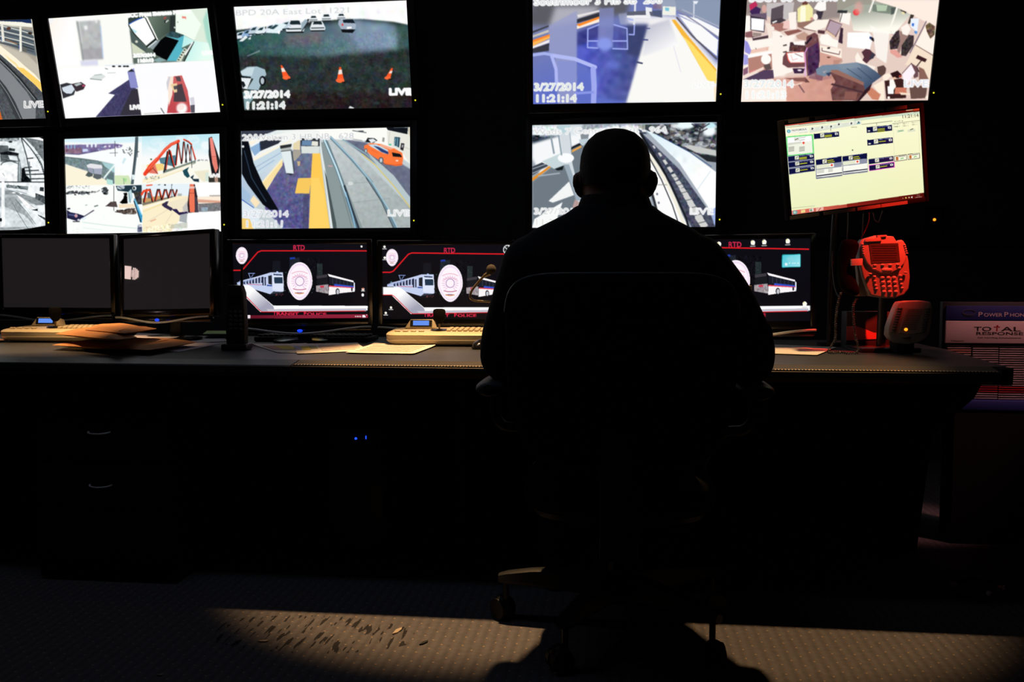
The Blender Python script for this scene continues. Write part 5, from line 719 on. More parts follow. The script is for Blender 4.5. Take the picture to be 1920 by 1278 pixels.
q = atY(689, 818, 3.0); dz = p.z
MB().ball((0, -.018, dz), .0042, 8).build('power_light', M['led_b'], t); MB().box((q.x-p.x, -.018, q.z), (.003, .004, .011)).build('disk_light', M['led_b'], t); MB().box((-.0, -.018, dz-.1), (.1, .004, .004)).build('drive_slot', M['gls'], t)
MB().box((0, .2, .01), (.17, .36, .02)).build('foot_rail', M['drk'], t)

# ------------------------------------------------------------------ desk monitors
def monitor(label, p, w_, h_, art=None, group=None, stand=True, logo='ViewSonic'):
    mx = pose(*p); t = thing('desk_monitor', label, 'monitor', None, mx=Matrix.Translation((0, 0, 0))@mx, group=group)
    frame_mb(w_, h_, .02, .02, .018, .032, -.008, .028, .003).build('bezel', M['gls'], t); MB().box((0, .045, 0), (w_+.02, .035, h_+.03), bev=.01).build('back_casing', M['blkm'], t)
    if art: display(art, w_, h_, t)
    else: MB().box((0, -.001, 0), (w_, .002, h_)).build('screen', M['offscr'], t, smooth=False)
    zb = ZD-p[2]+abs(p[4])*.0021+abs(p[5])*.001; yb = -h_/2-.032
    MB().box((0, .06, (zb+.01-h_*.1)/2), (.06, .03, -(zb)-h_*.1), bev=.006).build('stand_neck', M['blk'], t)
    MB().lathe((0, .03, zb+.001), [(.12, 0), (.12, .006), (.09, .012), (.03, .016)], 36).build('stand_base', M['gls'], t)
    W2 = w_+.03
    MB().tube([(x, -.03-.02*(1-(2*x/W2)**2), yb-.012-.012*math.cos(2*PI*x/W2*1)) for x in np.linspace(-W2/2, W2/2, 31)], .0042).build('lower_arc_trim', M['silver'], t)
    MB().box((0, -.005, yb-.012), (W2, .03, .022), bev=.006).build('speaker_bar', M['gls'], t)
    MB().ball((0, -.05, yb-.013), (.011, .006, .006), 8).build('power_light', M['led_b2'], t)
    words(logo, 'logo', M['logo'], t, (-.024, -.0085, -h_/2-.022), .007, wid=.048)
    return t
monitor('blank dark monitor at the far left end of the desk', (-2.384,3.657,.992, 3.7, 0, -.3), .474, .296, group='desktop monitors')
monitor('blank dark monitor angled towards the left, behind the brown envelopes', (-1.82,3.524,.991, -18.6, -3., 1.5), .474, .296, group='desktop monitors')
monitor('monitor with transit police wallpaper, next to the tall black handset', (-1.232,3.464,.956, 9.5, 1.6, .3), .521, .293, art_D('D3',100,150,1535,870,3), 'desktop monitors')
monitor('monitor with transit police wallpaper, behind the gooseneck microphone', (-.66,3.552,.953, 4.8, -.5, 0), .521, .293, art_D('D4',88,155,1275,713,4), 'desktop monitors')
monitor('monitor with a cyan note on its transit police wallpaper, beside the phone', (.429,3.339,.958, .4, -1., .8), .521, .293, art_D('D5',-330,90,1400,745,5), 'desktop monitors')
# dispatch touch screen on an arm
mx = pose(.781,3.126,1.348, 12.8, 4.5, 7.8); t = thing('dispatch_display', 'tilted dispatch display with cream picture and label strips above the red-lit phone', 'monitor', None, mx=mx)
w_, h_ = .462, .290
frame_mb(w_, h_, .014, .014, .017, .017, -.008, .025, .003).build('bezel', M['rubber'], t); MB().box((0, .045, 0), (w_, .045, h_), bev=.012).build('back_casing', M['rubber'], t); display(art_T(), w_, h_, t)
for x, l, z in ((-.185,.07,1), (-.095,.07,1), (.06,.09,1), (.15,.07,1), (-.19,.10,-1), (-.07,.11,-1), (.035,.085,-1), (.12,.095,-1)):
    o = MB().box((x, -.0087, z*(h_/2+.0095)), (l, .0012, .011)).build('label_strip', M['lite'], t, smooth=False)
MB().box((0, .09, 0), (.1, .05, .1), bev=.006).build('mount_plate', M['dsteel'], t)
inv = mx.inverted()
MB().tube([inv@Vector(p_) for p_ in smoothpath([(.79,3.22,1.34), (.79,3.33,1.30), (.80,3.45,1.2), (.80,3.50,.9), (.80,3.50,ZD)])], .014).build('support_pole', M['dsteel'], t)
MB().cyl(inv@Vector((.80,3.50,ZD)), inv@Vector((.80,3.50,ZD+.015)), .05).build('pole_foot', M['dsteel'], t)
for m_, pts in (('redwire', ((1630,398),(1630,412),(1624,428),(1617,442),(1612,456))), ('bluewire', ((1590,398),(1590,425),(1588,450),(1586,470))), ('bluewire', ((1637,398),(1641,412),(1648,415),(1653,402),(1655,395))), ('bluewire', ((1619,400),(1618,420),(1617,445)))):
    MB().tube([inv@q_ for q_ in smoothpath([atY(a, b, 3.2) for a, b in pts])], .0022, 8).build('cable', M[m_], t)

# ------------------------------------------------------------------ camera control keyboards (cream, with joystick)
def cctv(label, x, y, rz):
    t = thing('joystick_controller', label, 'control panel', (x, y, ZD), rz, 'cream joystick controllers')
    W_, D_ = .43, .24
    def sec(z, i): return [Vector((a, b+D_/2, z)) for a, b in rrect(W_-2*i, D_-2*i, .05-i*.4)]
    mb = MB(); mb.rings([sec(.004, .03), sec(.012, .012), sec(.022, .003), sec(.026, .003)]); mb.build('lower_shell', M['cream'], t)
    mb = MB(); top_ = lambda y_: .050+.012*(y_/D_)
    r1 = sec(.027, .004); r2 = [Vector((v.x, v.y, top_(v.y)-.008)) for v in sec(0, .002)]; r3 = [Vector((v.x, v.y, top_(v.y)-.002)) for v in sec(0, .008)]; r4 = [Vector((v.x, v.y, top_(v.y))) for v in sec(0, .016)]
    mb.rings([r1, r2, r3, r4]); mb.build('upper_shell', M['cream'], t)
    for i, r in enumerate((0, 1, 2)):
        for k in range(9 if r else 7):
            xx = .02+k*.021
            if xx > .19: continue
            yy = .07+r*.04; MB().box((xx, yy, top_(yy)+.004), (.015, .02, .009), bev=.003).build('key', M['cream2'], t)
    for k in range(4): MB().box((-.17+k*.03, .05, top_(.05)+.003), (.02, .014, .007), bev=.003).build('key', M['cream2'], t)
    hood = MB().prism([(-.065, 0), (.06, 0), (.045, .036), (-.042, .036)], -.022, .03, .004); o = hood.build('display_hood', M['cream'], t); o.location = (-.1, .175, .055); o.rotation_euler = (-.25, 0, 0)
    s_ = MB().box((0, -.024, .02), (.062, .003, .018)).build('lcd', M['bluelcd'], o, smooth=False)
    MB().box((0, -.0235, .019), (.085, .002, .026)).build('lcd_surround', M['blk'], o, smooth=False)
    jx, jy = -.02, .1; z0 = top_(jy)
    MB().lathe((jx, jy, z0-.002), [(.034, 0), (.034, .005), (.028, .008), (.012, .009)]).build('joystick_base', M['gls'], t)
    MB().cyl((jx, jy, z0), (jx, jy, z0+.03), .0035).build('joystick_stem', M['tan'], t)
    MB().lathe((jx, jy, z0+.026), [(.008, 0), (.016, .008), (.022, .02), (.024, .045), (.021, .053), (.012, .056)]).build('joystick_knob', M['rubber'], t)
    return t
a = atZ(-28, 647, ZD); b = atZ(150, 646, ZD)
cctv('cream joystick controller at the far left, partly under brown envelopes', atZ(82, 643, ZD).x, atZ(82, 643, ZD).y+.01, 0)
cctv('cream joystick controller between the black keyboard and the seated person', atZ(826, 650, ZD).x, atZ(826, 650, ZD).y, rad(2))
# black computer keyboard
p = atZ(583, 641, ZD)
t = thing('computer_keyboard', 'slim black computer keyboard in front of the police wallpaper monitor', 'keyboard', (p.x, p.y, ZD), 0)
o = MB().box((0, .075, .011), (.47, .16, .018), bev=.005).build('keyboard_case', M['blkm'], t)
for r in range(5):
    for k in range(20):
        x = -.215+k*.0222+(.006 if r % 2 else 0)
        if x > .222: continue
        MB().box((x, .02+r*.027, .024), (.0175, .021, .009), bev=.003, seg=1).build('key', M['blk'], t)
MB().box((0, .005, .004), (.46, .01, .006)).build('front_lip', M['blkm'], t)
# mouse
p = atZ(893, 655, ZD)
t = thing('computer_mouse', 'black computer mouse on the desk by the person\'s left elbow', 'mouse', (p.x, p.y, ZD), rad(-20))
MB().ball((0, .05, .004), (.034, .058, .032), 14).build('mouse_shell', M['gls'], t); MB().ball((0, .075, .0335), (.003, .009, .004), 6).build('scroll_wheel', M['led_r'], t)
for v in t.children[0].data.vertices: v.co.z = max(v.co.z, .001)

# ------------------------------------------------------------------ papers and envelopes
def sheet(name, label, cat, px, z, m, lift=0., group=None, nx=8):
    c = [atZ(x, y, z) for x, y in px]; cen = sum(c, Vector())/4; mb = MB(); g = []
    for i in range(nx+1):
        row = []
        for j in range(nx+1):
            u, v = i/nx, j/nx; q = (c[0]*(1-u)+c[1]*u)*(1-v)+(c[3]*(1-u)+c[2]*u)*v
            e = max(0, abs(u-.5)-.3)*2+max(0, v-.75)*2; q = q-cen; q.z = lift*e*e; row.append(q)
        g.append(row)
    top_ = [[mb.b.verts.new(q) for q in r] for r in g]; bot = [[mb.b.verts.new(q-Vector((0, 0, .0006))) for q in r] for r in g]
    for i in range(nx):
        for j in range(nx):
            mb.b.faces.new((top_[i][j], top_[i+1][j], top_[i+1][j+1], top_[i][j+1])); mb.b.faces.new((bot[i][j+1], bot[i+1][j+1], bot[i+1][j], bot[i][j]))
    for i in range(nx):
        mb.b.faces.new((top_[i][0], bot[i][0], bot[i+1][0], top_[i+1][0])); mb.b.faces.new((top_[i+1][nx], bot[i+1][nx], bot[i][nx], top_[i][nx])); mb.b.faces.new((top_[0][i+1], bot[0][i+1], bot[0][i], top_[0][i])); mb.b.faces.new((top_[nx][i], bot[nx][i], bot[nx][i+1], top_[nx][i+1]))
    o = mb.build(name, m); o.location = cen+Vector((0, 0, .0008)); tag(o, label, cat, group); o['_c'] = 0; del o['_c']; return o, c, cen
def patch(o, cc, name, m, u0, v0, u1, v1, h=.0016):
    c, cen = cc; f = lambda u, v: ((c[0]*(1-u)+c[1]*u)*(1-v)+(c[3]*(1-u)+c[2]*u)*v)-cen
    mb = MB(); mb.plate([f(u, v)[:2] for u, v in ((u0, v0), (u1, v0), (u1, v1), (u0, v1))], .0003, h); return mb.build(name, m, o, smooth=False)
o, c, e = sheet('paper_sheet', 'printed sheet with a yellow block, leftmost of the three loose sheets before the black keyboard', 'paper', [(520,661),(600,661),(575,644.5),(472,645.5)], ZD+.001, M['paper'], .004, 'loose sheets before the keyboard')
patch(o, (c, e), 'highlighted_block', M['yel'], .3, .3, .62, .75); patch(o, (c, e), 'shaded_block', M['pink'], .1, .3, .29, .75)
o, c, e = sheet('paper_sheet', 'printed form with a yellow and green box, middle of the loose sheets before the keyboard', 'paper', [(557,663),(690,657),(670,643.5),(548,645)], ZD+.0025, M['paper'], .004, 'loose sheets before the keyboard')
patch(o, (c, e), 'highlighted_block', M['yel'], .1, .3, .22, .7); patch(o, (c, e), 'shaded_block', M['grn'], .22, .4, .33, .7); patch(o, (c, e), 'shaded_block', M['lilac'], .0, .3, .1, .7)
for k in range(5): patch(o, (c, e), 'printed_line', M['pink'], .36, .18+.13*k, .95, .192+.13*k, .0014)
o, c, e = sheet('paper_sheet', 'plain cream sheet lying just in front of the joystick controller', 'paper', [(648,661),(776,663),(818,647.5),(702,644)], ZD+.004, M['paper'], .004, 'loose sheets before the keyboard')
for k in range(6): patch(o, (c, e), 'printed_line', M['pink'], .08, .15+.12*k, .9, .16+.12*k, .0014)
sheet('paper_sheet', 'cream sheet on the desk to the right of the seated person', 'paper', [(1372,660),(1532,665.5),(1568,651),(1385,643)], ZD+.003, M['paper'], .001)
sheet('paper_sheet', 'pale sheet poking out below the brown envelopes', 'paper', [(262,655),(335,659.5),(419,643),(300,641)], ZD+.001, M['lilac'], .0)
sheet('paper_sheet', 'pale sheet between the upper and lower brown envelopes', 'paper', [(240,640),(330,633),(345,628),(258,624)], ZD+.02, M['lilac'], .0)
sheet('folder', 'dark blue folder beside the tall black handset', 'folder', [(350,643),(425,640),(420,630),(365,631)], ZD+.002, M['blueF'], .0)
sheet('note_pad', 'pale green pad behind the tall black handset', 'pad', [(380,626),(430,626),(425,620),(388,620)], ZD+.02, M['green'], .0)
def envelope(label, px, z, th, seed):
    c = [atZ(x, y, z) for x, y in px]; cen = sum(c, Vector())/4; rn = random.Random(seed); nx = 12; mb = MB(); gt = []; gb = []
    for i in range(nx+1):
        rt, rb = [], []
        for j in range(nx+1):
            u, v = i/nx, j/nx; q = (c[0]*(1-u)+c[1]*u)*(1-v)+(c[3]*(1-u)+c[2]*u)*v-cen
            w_ = (math.sin(PI*u)*math.sin(PI*v))**.45; wr = .004*math.sin(9*u+seed)*math.sin(7*v+2*seed)+rn.uniform(-.0015, .0015)
            rt.append(mb.b.verts.new(q+Vector((0, 0, th*.55*w_+wr*w_)))); rb.append(mb.b.verts.new(q-Vector((0, 0, th*.45*w_))))
        gt.append(rt); gb.append(rb)
    for i in range(nx):
        for j in range(nx): mb.b.faces.new((gt[i][j], gt[i+1][j], gt[i+1][j+1], gt[i][j+1])); mb.b.faces.new((gb[i][j+1], gb[i+1][j+1], gb[i+1][j], gb[i][j]))
    bmesh.ops.remove_doubles(mb.b, verts=mb.b.verts, dist=1e-5)
    t = thing('padded_envelope', label, 'envelope', cen, 0, 'brown padded envelopes')
    mb.build('envelope_body', M['kraft'], t, sub=1)
    # flap edge lying on the top face
    f = lambda u, v, dz: (c[0]*(1-u)+c[1]*u)*(1-v)+(c[3]*(1-u)+c[2]*u)*v-cen+Vector((0, 0, dz))
    mb = MB(); mb.tube(smoothpath([f(.82, v, th*.55*(math.sin(PI*.82)*math.sin(PI*max(.03, v)))**.45) for v in (.06, .3, .5, .7, .94)], 4), .0012, 6); mb.build('flap_edge', M['kraft'], t)
    return t
envelope('lowest and longest brown padded envelope, nearest the desk edge', [(86,647),(282,657),(380,641),(215,633)], ZD+.018, .034, 1)
envelope('brown padded envelope in the middle of the stack, over the joystick controller\'s corner', [(96,626),(222,637),(262,633),(178,612)], ZD+.055, .03, 2)
envelope('uppermost brown padded envelope, reaching towards the second blank monitor', [(155,618),(235,625),(300,616),(195,606.5)], ZD+.072, .026, 4)
p = atZ(-4, 641, ZD)
t = thing('saucer', 'round pale saucer at the left edge of the desk', 'saucer', (p.x, p.y, ZD)); MB().lathe((0, 0, .001), [(.025, 0), (.03, .002), (.047, .009), (.048, .010), (.046, .0105), (.028, .004)], 32).build('dish', M['paper'], t); MB().lathe((0, 0, .0095), [(.0465, 0), (.049, .0005), (.049, .0015), (.0465, .002)], 32).build('rim', M['pink'], t)

# tall black handset with keypad
p = atZ(437, 657, ZD)
t = thing('upright_handset', 'tall black handset with keypad standing left of the police wallpaper monitor', 'phone', (p.x, p.y+.03, ZD), rad(6))
MB().prism([(-.03,0),(.034,0),(.036,.09),(.032,.2),(.024,.225),(-.02,.228),(-.028,.2),(-.032,.09)], -.02, .02, .006).build('handset_body', M['blkm'], t)
MB().box((0, .005, .012), (.09, .08, .022), bev=.006).build('charging_base', M['blk'], t)
for r in range(5):
    for k in range(3): MB().box((-.017+k*.0175+.004, -.021, .075+r*.015), (.012, .004, .009), bev=.002, seg=1).build('key', M['cord'], t)
MB().box((.003, -.0205, .178), (.042, .003, .03), bev=.001).build('small_display', M['gls'], t); MB().cyl((.022, 0, .22), (.024, .002, .30), .005, .004).build('antenna', M['blkm'], t)

# gooseneck microphone
YM = 2.98; P_ = lambda x, y: atY(x, y, YM)
bs = atZ(985, 655, ZD); t = thing('gooseneck_microphone', 'desk microphone with bent tan gooseneck beside the person\'s left arm', 'microphone', (bs.x, YM, ZD))
L0 = Vector((bs.x, YM, ZD)); path = smoothpath([P_(918,510), P_(908,517), P_(895,531), P_(884,546), P_(882,557), P_(890,563), P_(915,565), P_(945,570), P_(970,590), L0+Vector((0, 0, .03))], 6)
MB().tube([q-L0 for q in path], .0042, 10).build('gooseneck', M['tan'], t); c_ = P_(921,505)-L0
MB().ball(c_, (.0165, .0165, .017), 12).build('foam_head', M['foam'], t); MB().cyl(c_+Vector((-.006, 0, -.012)), P_(908,517)-L0, .0085, .006).build('mic_collar', M['tan'], t); MB().box((0, .02, .015), (.1, .12, .03), bev=.008).build('mic_base', M['blk'], t); MB().box((0, -.025, .032), (.03, .02, .006), bev=.002).build('talk_button', M['cord'], t)
# bottle behind the right arm
q = atY(1398, 560, 2.95); t = thing('bottle', 'grey round-shouldered bottle with tan cap half hidden by the person\'s right arm', 'bottle', (q.x, 2.95, ZD)); 
MB().lathe((0, 0, 0), [(.03, 0), (.037, .004), (.038, .1), (.037, .14), (.031, .175), (.02, .2), (.016, .212)], 32).build('bottle_body', M['grey'], t); MB().lathe((0, 0, .211), [(.018, 0), (.019, .002), (.019, .014), (.017, .016)], 24).build('cap', M['tan'], t)

# ------------------------------------------------------------------ phone, key module, box
YP = 3.2; S_ = YP/1700*.985; c0 = atY(1655, 500, YP)
t = thing('desk_phone', 'grey office phone lit red, propped upright on a stand with its black handset', 'phone', (c0.x, YP, c0.z), rad(6.5))
C5 = lambda x, y: ((1530+x/4.26-1655)*S_, (500-(380+y/4.26))*S_)
MB().prism([C5(*v) for v in ((335,335),(362,298),(460,270),(590,276),(612,312),(640,318),(662,303),(690,340),(718,470),(732,590),(725,680),(690,730),(620,756),(520,752),(430,735),(398,680),(362,580),(338,480))][::-1], -.018, .02, .006).build('phone_body', M['phoned'], t)
MB().prism([C5(*v) for v in ((345,335),(370,303),(460,275),(588,280),(612,318),(662,310),(686,345),(700,420),(680,480),(640,530),(570,562),(500,562),(440,535),(390,490),(358,430))][::-1], -.026, -.015, .004).build('face_panel', M['phone'], t)
lc = MB().prism([C5(*v) for v in ((397,336),(622,330),(640,470),(420,486))][::-1], -.0275, -.025).build('display', M['lcd'], t)
for k in range(7): MB().box((C5(510,0)[0]+.001*k, -.0278, C5(0, 352+k*18)[1]), (.085-.005*(k % 3), .0006, .0012)).build('display_text', M['lcdt'], lc, smooth=False)
MB().prism([C5(*v) for v in ((362,322),(365,300),(480,285),(492,315))][::-1], -.031, -.025, .001).build('label_slip', M['phone'], t); MB().prism([C5(*v) for v in ((455,272),(530,268),(530,282),(460,288))][::-1], -.03, -.02, .001).build('message_light', M['phone'], t)
def dot(x, y, rx, rz, m='key', yy=-.02, nm='key'): a_, b_ = C5(x, y); MB().ball((a_, yy, b_), (rx, .005, rz), 8).build(nm, M[m], t)
for j, yy in enumerate((595, 630, 665, 703)):
    for i in range(3): dot(514+i*46+j*5, yy, .0072, .005)
for x, y in ((452,588),(457,622),(464,655),(470,680),(652,580),(656,612),(662,645),(668,675)): dot(x, y, .0055, .0038)
for x, y in ((448,500),(507,498),(566,498),(625,496),(443,528),(636,522),(412,566),(686,556)): dot(x, y, .0065, .0036, yy=-.026)
for k in range(5): dot(350+k*2, 340+k*18, .004, .003, yy=-.024); dot(672+k*5, 345+k*16, .005, .003, yy=-.024)
a_, b_ = C5(542, 535); MB().ball((a_, -.026, b_), (.018, .004, .007), 10).build('navigation_key', M['key'], t)
MB().prism([C5(*v) for v in ((330,480),(380,600),(410,740),(325,738),(350,640))][::-1], 0, .02, .003).build('cradle_side', M['phoned'], t)
hs = MB(); hp = [C5(*v) for v in ((235,300),(250,330),(225,420),(205,510),(225,610),(255,690),(285,740))]
hs.rings([[Vector((x+rx*math.cos(a)+.001, -.03+ry*math.sin(a), z)) for a in np.linspace(0, 2*PI, 17)[:-1]] for (x, z), rx, ry in zip(hp, (.018,.034,.033,.026,.030,.034,.018), (.012,.024,.018,.014,.018,.024,.012))]); hs.build('handset', M['rubber'], t, sub=1)
MB().prism([C5(*v) for v in ((238,455),(325,450),(325,503),(240,505))][::-1], -.058, -.05, .001).build('handset_label', M['paper'], t)
def coil(pts, r=.0045, turns=9.):
    pts = smoothpath(pts, 40); out = []; L_ = 0
    for i, p in enumerate(pts):
        if i: L_ += (pts[i]-pts[i-1]).length
        tt = (pts[min(i+1, len(pts)-1)]-pts[max(i-1, 0)]).normalized(); u = tt.cross(Vector((0, 1, .01))).normalized(); v = tt.cross(u); a = L_/.0042*2*PI/ (turns/9.)
        out.append(p+u*r*math.cos(a)+v*r*math.sin(a))
    return out
tm = Matrix.Translation(c0)@Euler((0, 0, rad(6.5))).to_matrix().to_4x4(); ti = tm.inverted(); yl = 3.13
cp = [atY(1577,548,yl), atY(1570,575,yl), atY(1567,605,yl), atY(1566,635,yl)]; z1 = atZ(1548,645,ZD+.006)
cpts = cp+[Vector((cp[-1].x-.025, yl-.02, ZD+.007)), Vector((cp[-1].x, yl-.05, ZD+.007)), Vector((atY(1600,640,yl).x, yl-.05, ZD+.007))]+[atY(1604,630,yl), atY(1601,605,yl), atY(1600,575,yl), atY(1606,560,yl)]
MB().tube([ti@q for q in coil(cpts, .0036, 14)], .0017, 5).build('coiled_cord', M['cord'], t)
MB().tube([ti@q for q in smoothpath([atY(1562,470,3.2), atY(1561,500,3.2), atY(1566,540,3.19), atY(1575,560,3.17)])], .003, 8).build('loose_lead', M['cord'], t)
MB().cyl(ti@Vector((c0.x+.02, 3.27, ZD)), ti@Vector((c0.x+.02, 3.25, c0.z)), .016).box(ti@Vector((c0.x+.02, 3.25, ZD+.008)), (.2, .16, .016), bev=.004).box((0, .035, -.02), (.12, .03, .12), bev=.006).build('phone_stand', M['dsteel'], t)
# key module
c1 = atY(1703, 607, 3.12); S1_ = 3.12/1700*.985; t = thing('key_module', 'grey oval key module with orange-lit label window, leaning below the phone', 'key panel', (c1.x, 3.12, ZD), rad(6.5))
D5_ = lambda x, y: ((1530+x/4.26-1703)*S1_, c1.z-ZD+(607-(380+y/4.26))*S1_)
MB().prism([D5_(*v) for v in ((650,795),(720,787),(820,785),(890,795),(905,820),(905,900),(900,980),(890,1040),(860,1085),(800,1115),(720,1125),(640,1115),(590,1085),(568,1050),(572,990),(595,920),(620,850),(635,815))][::-1], -.015, .02, .005).build('module_body', M['modl'], t)
w1 = MB().prism([D5_(*v) for v in ((700,842),(845,835),(820,1030),(735,1045),(650,1035))][::-1], -.0165, -.014).build('label_window', M['modp'], t)
for k in range(12): MB().box((D5_(775-k*5,0)[0], -.0168, D5_(0, 855+k*14)[1]), (.05, .0005, .001)).build('label_text', M['lcdt'], w1, smooth=False)
for k in range(10):
    for x0, x1 in ((655,607), (872,838)):
        a_, b_ = D5_(x0+(x1-x0)*k/9, 845+k*20); MB().ball((a_, -.016, b_), (.0085, .004, .0036), 7).build('key', M['modk'], t)
a_, b_ = D5_(712, 1070); MB().ball((a_, -.016, b_), (.014, .004, .005), 8).build('round_key', M['modk'], t)
a_, b_ = D5_(703, 1008); MB().ball((a_, -.0168, b_), (.006, .002, .005), 8).build('orange_glow', M['led_o'], t)  # glowing spot stands in for orange light reflected by the display
MB().box((.0, .045, .045), (.06, .07, .09), bev=.01).build('rear_stand', M['blkm'], t)
# box behind them
a = atY(1588, 584, 3.35); b = atY(1668, 626, 3.35); t = thing('carton', 'low dark carton with painted-on red light, behind the coiled cord', 'box', ((a.x+b.x)/2, 3.35, ZD)); hh = b.z; 
MB().box((0, .04, (a.z-ZD)/2), (b.x-a.x, .08, a.z-ZD), bev=.002).build('carton_body', M['cdark'], t)
w0 = (b.x-a.x)/2
MB().prism([(-w0, .03), (w0-.005, .038), (w0-.005, .055), (.02, .058), (-.01, .07), (-w0+.03, .082), (-w0, .08)][::-1], -.002, .001).build('red_light_patch', M['red'], t)  # red light falling on the box, painted as a patch
# flip chart rack
yc = 3.45; a = atY(1774, 572, yc); Sc = yc/1700*.99
t = thing('index_chart', 'blue-headed emergency index chart on a stand past the right desk end', 'chart', (a.x+.18, yc, 0), rad(0))
X_ = lambda x: (x-1774)*Sc-.18
Z_ = lambda y: a.z-(y-572)*Sc
W2 = .36
MB().box((0, .02, (Z_(566)+Z_(762))/2), (W2+.02, .03, Z_(566)-Z_(762)), bev=.003).build('backing_frame', M['cdark'], t)
MB().box((.0, -.0, (Z_(573)+Z_(599))/2), (W2, .012, Z_(573)-Z_(599)), bev=.001).build('header_panel', M['cblue'], t)
MB().box((.0, -.0, (Z_(600)+Z_(640))/2), (W2, .012, Z_(600)-Z_(640)), bev=.001).build('title_card', M['cwhite'], t)
words('P', 'header_lettering', M['cwhite'], t, (X_(1828), -.0063, Z_(592)), .0165, off=.01, wid=.016); words('OWER', 'header_lettering', M['cwhite'], t, (X_(1838), -.0063, Z_(592)), .0125, off=.01, wid=.064); words('P', 'header_lettering', M['cwhite'], t, (X_(1872), -.0063, Z_(592)), .0165, off=.01, wid=.016); words('HONE', 'header_lettering', M['cwhite'], t, (X_(1882), -.0063, Z_(592)), .0125, off=.01, wid=.062)
MB().tube([(X_(1812+9*math.cos(a_)*(1+a_*.04)), -.007, Z_(587+5*math.sin(a_)+a_*-.4)) for a_ in np.linspace(0, 9, 40)], .0007, 5).build('swirl_logo', M['logo'], t)
words('TO', 'title_lettering', M['cblack'], t, (X_(1822), -.0063, Z_(618)), .0155, off=.02, wid=.060); words('T', 'title_lettering', M['cred'], t, (X_(1856), -.0063, Z_(618)), .0165, off=.02, wid=.021); words('AL', 'title_lettering', M['cblack'], t, (X_(1869), -.0063, Z_(618)), .0155, off=.02, wid=.066); MB().ball((X_(1862), -.0063, Z_(608.5)), (.0035, .001, .0032), 8).build('title_dot', M['cred'], t)
words('RESPONSE', 'title_lettering', M['cblack'], t, (X_(1825), -.0063, Z_(625)), .0105, off=.015, wid=.163); words('Call Handling Advancements', 'tagline', M['cblack'], t, (X_(1828), -.0063, Z_(631)), .0042, wid=.15); words('Published by', 'small_print', M['cblack'], t, (X_(1783), -.0063, Z_(637)), .004, wid=.045)
rn = random.Random(2)
for ci, (x0, x1) in enumerate(((1778,1820), (1822,1867), (1868,1913), (1915,1955))):
    mb = {'cpale': MB(), 'cred': MB(), 'pink': MB()}
    for k in range(24):
        y = 645+k*4.1+ci*.6; mm = mb['cred'] if k in (18, 19, 20) else mb['pink'] if rn.random() < .12 else mb['cpale']
        mm.box(((X_(x0)+X_(x1))/2, .002-.0002*k, Z_(y)), (X_(x1)-X_(x0)-.002, .003, .0034), rot=(.3, 0, 0))
    for kk, mm in mb.items():
        if len(mm.b.verts): o = mm.build('index_tabs', M[kk], t, smooth=False)
        else: mm.b.free()
MB().box((0, -.01, Z_(751)), (W2+.02, .05, .035), bev=.003).build('lower_tray', M['cblue'], t)
zt = Z_(762); MB().box((0, .03, zt/2), (.3, .12, zt)).build('stand_pedestal', M['drk'], t, smooth=False)
# orange light on the back wall
q = atY(1750, 412, YB-.02); t = thing('wall_control', 'small black wall box with an orange light beyond the phone', 'wall control', (q.x, YB, q.z-.06)); MB().box((0, -.02, .06), (.08, .03, .13), bev=.004).build('box_cover', M['blk'], t); MB().ball((0, -.037, .06), .0075, 8).build('orange_glow', M['led_o'], t)
# cable coil bottom right
q = atZ(1825, 1112, 0); t = thing('cable_coil', 'loose black cable with shiny plugs on the floor at the lower right', 'cable', (q.x, q.y, 0))
def loc(x, y, z): return atZ(x, y, z)-Vector((q.x, q.y, 0))
MB().tube(smoothpath([loc(1770,1106,.012), loc(1800,1112,.012), loc(1835,1122,.012), loc(1858,1116,.012), loc(1885,1104,.012), loc(1860,1090,.02), loc(1820,1086,.02), loc(1785,1095,.02), loc(1780,1104,.012)], 8), .005, 8).build('cable_loop', M['gls'], t)
for x, y, r in ((1789,1096,.5), (1855,1112,.9), (1877,1103,-.4)): MB().box(loc(x, y, .022), (.022, .014, .014), rot=(.4, .3, r), bev=.003).build('plug', M['chrome'], t)
# floor litter
for x, y, l, m_, lab, r in ((745,1184,.05,'scrap','pale sliver of paper on the carpet left of the chair',1.25), (795,1206,.035,'leafs','small dark leaf-shaped scrap on the carpet beside the chair base',1.0), (493,1203,.03,'scrap','tiny pale scrap on the carpet among the dark dents',.1), (300,1267,.016,'scrap','tiny pale crumb on the carpet at the lower left',.2)):
    q = atZ(x, y, 0); o = MB().plate([(-l/2, 0), (-l*.2, -l*.14), (l*.3, -l*.1), (l/2, .002), (l*.1, l*.16)], .001, .004).build('litter_scrap', M[m_], smooth=False); o.location = (q.x, q.y, 0); o.rotation_euler = (0, 0, r); tag(o, lab, 'litter')

# small slatted lamp on the left wall; it shows as a reflection in the second blank monitor
t = thing('wall_lamp', 'small slatted wall lamp on the side wall, mirrored in the second blank monitor', 'lamp', (-4.7, 2.47, 1.13))
MB().box((.012, 0, .09), (.02, .26, .15), bev=.004).build('lamp_housing', M['dsteel'], t)
MB().box((.024, .012, .095), (.004, .10, .092)).build('lit_panel', M['lampface'], t)
for k, (y, h) in enumerate(((-.046, .05), (-.056, .085), (-.068, .085), (-.079, .07), (-.089, .05))): MB().box((.024, y, .092), (.004, .007 if k else .004, h), bev=.001).build('lit_slat', M['lampface'], t)
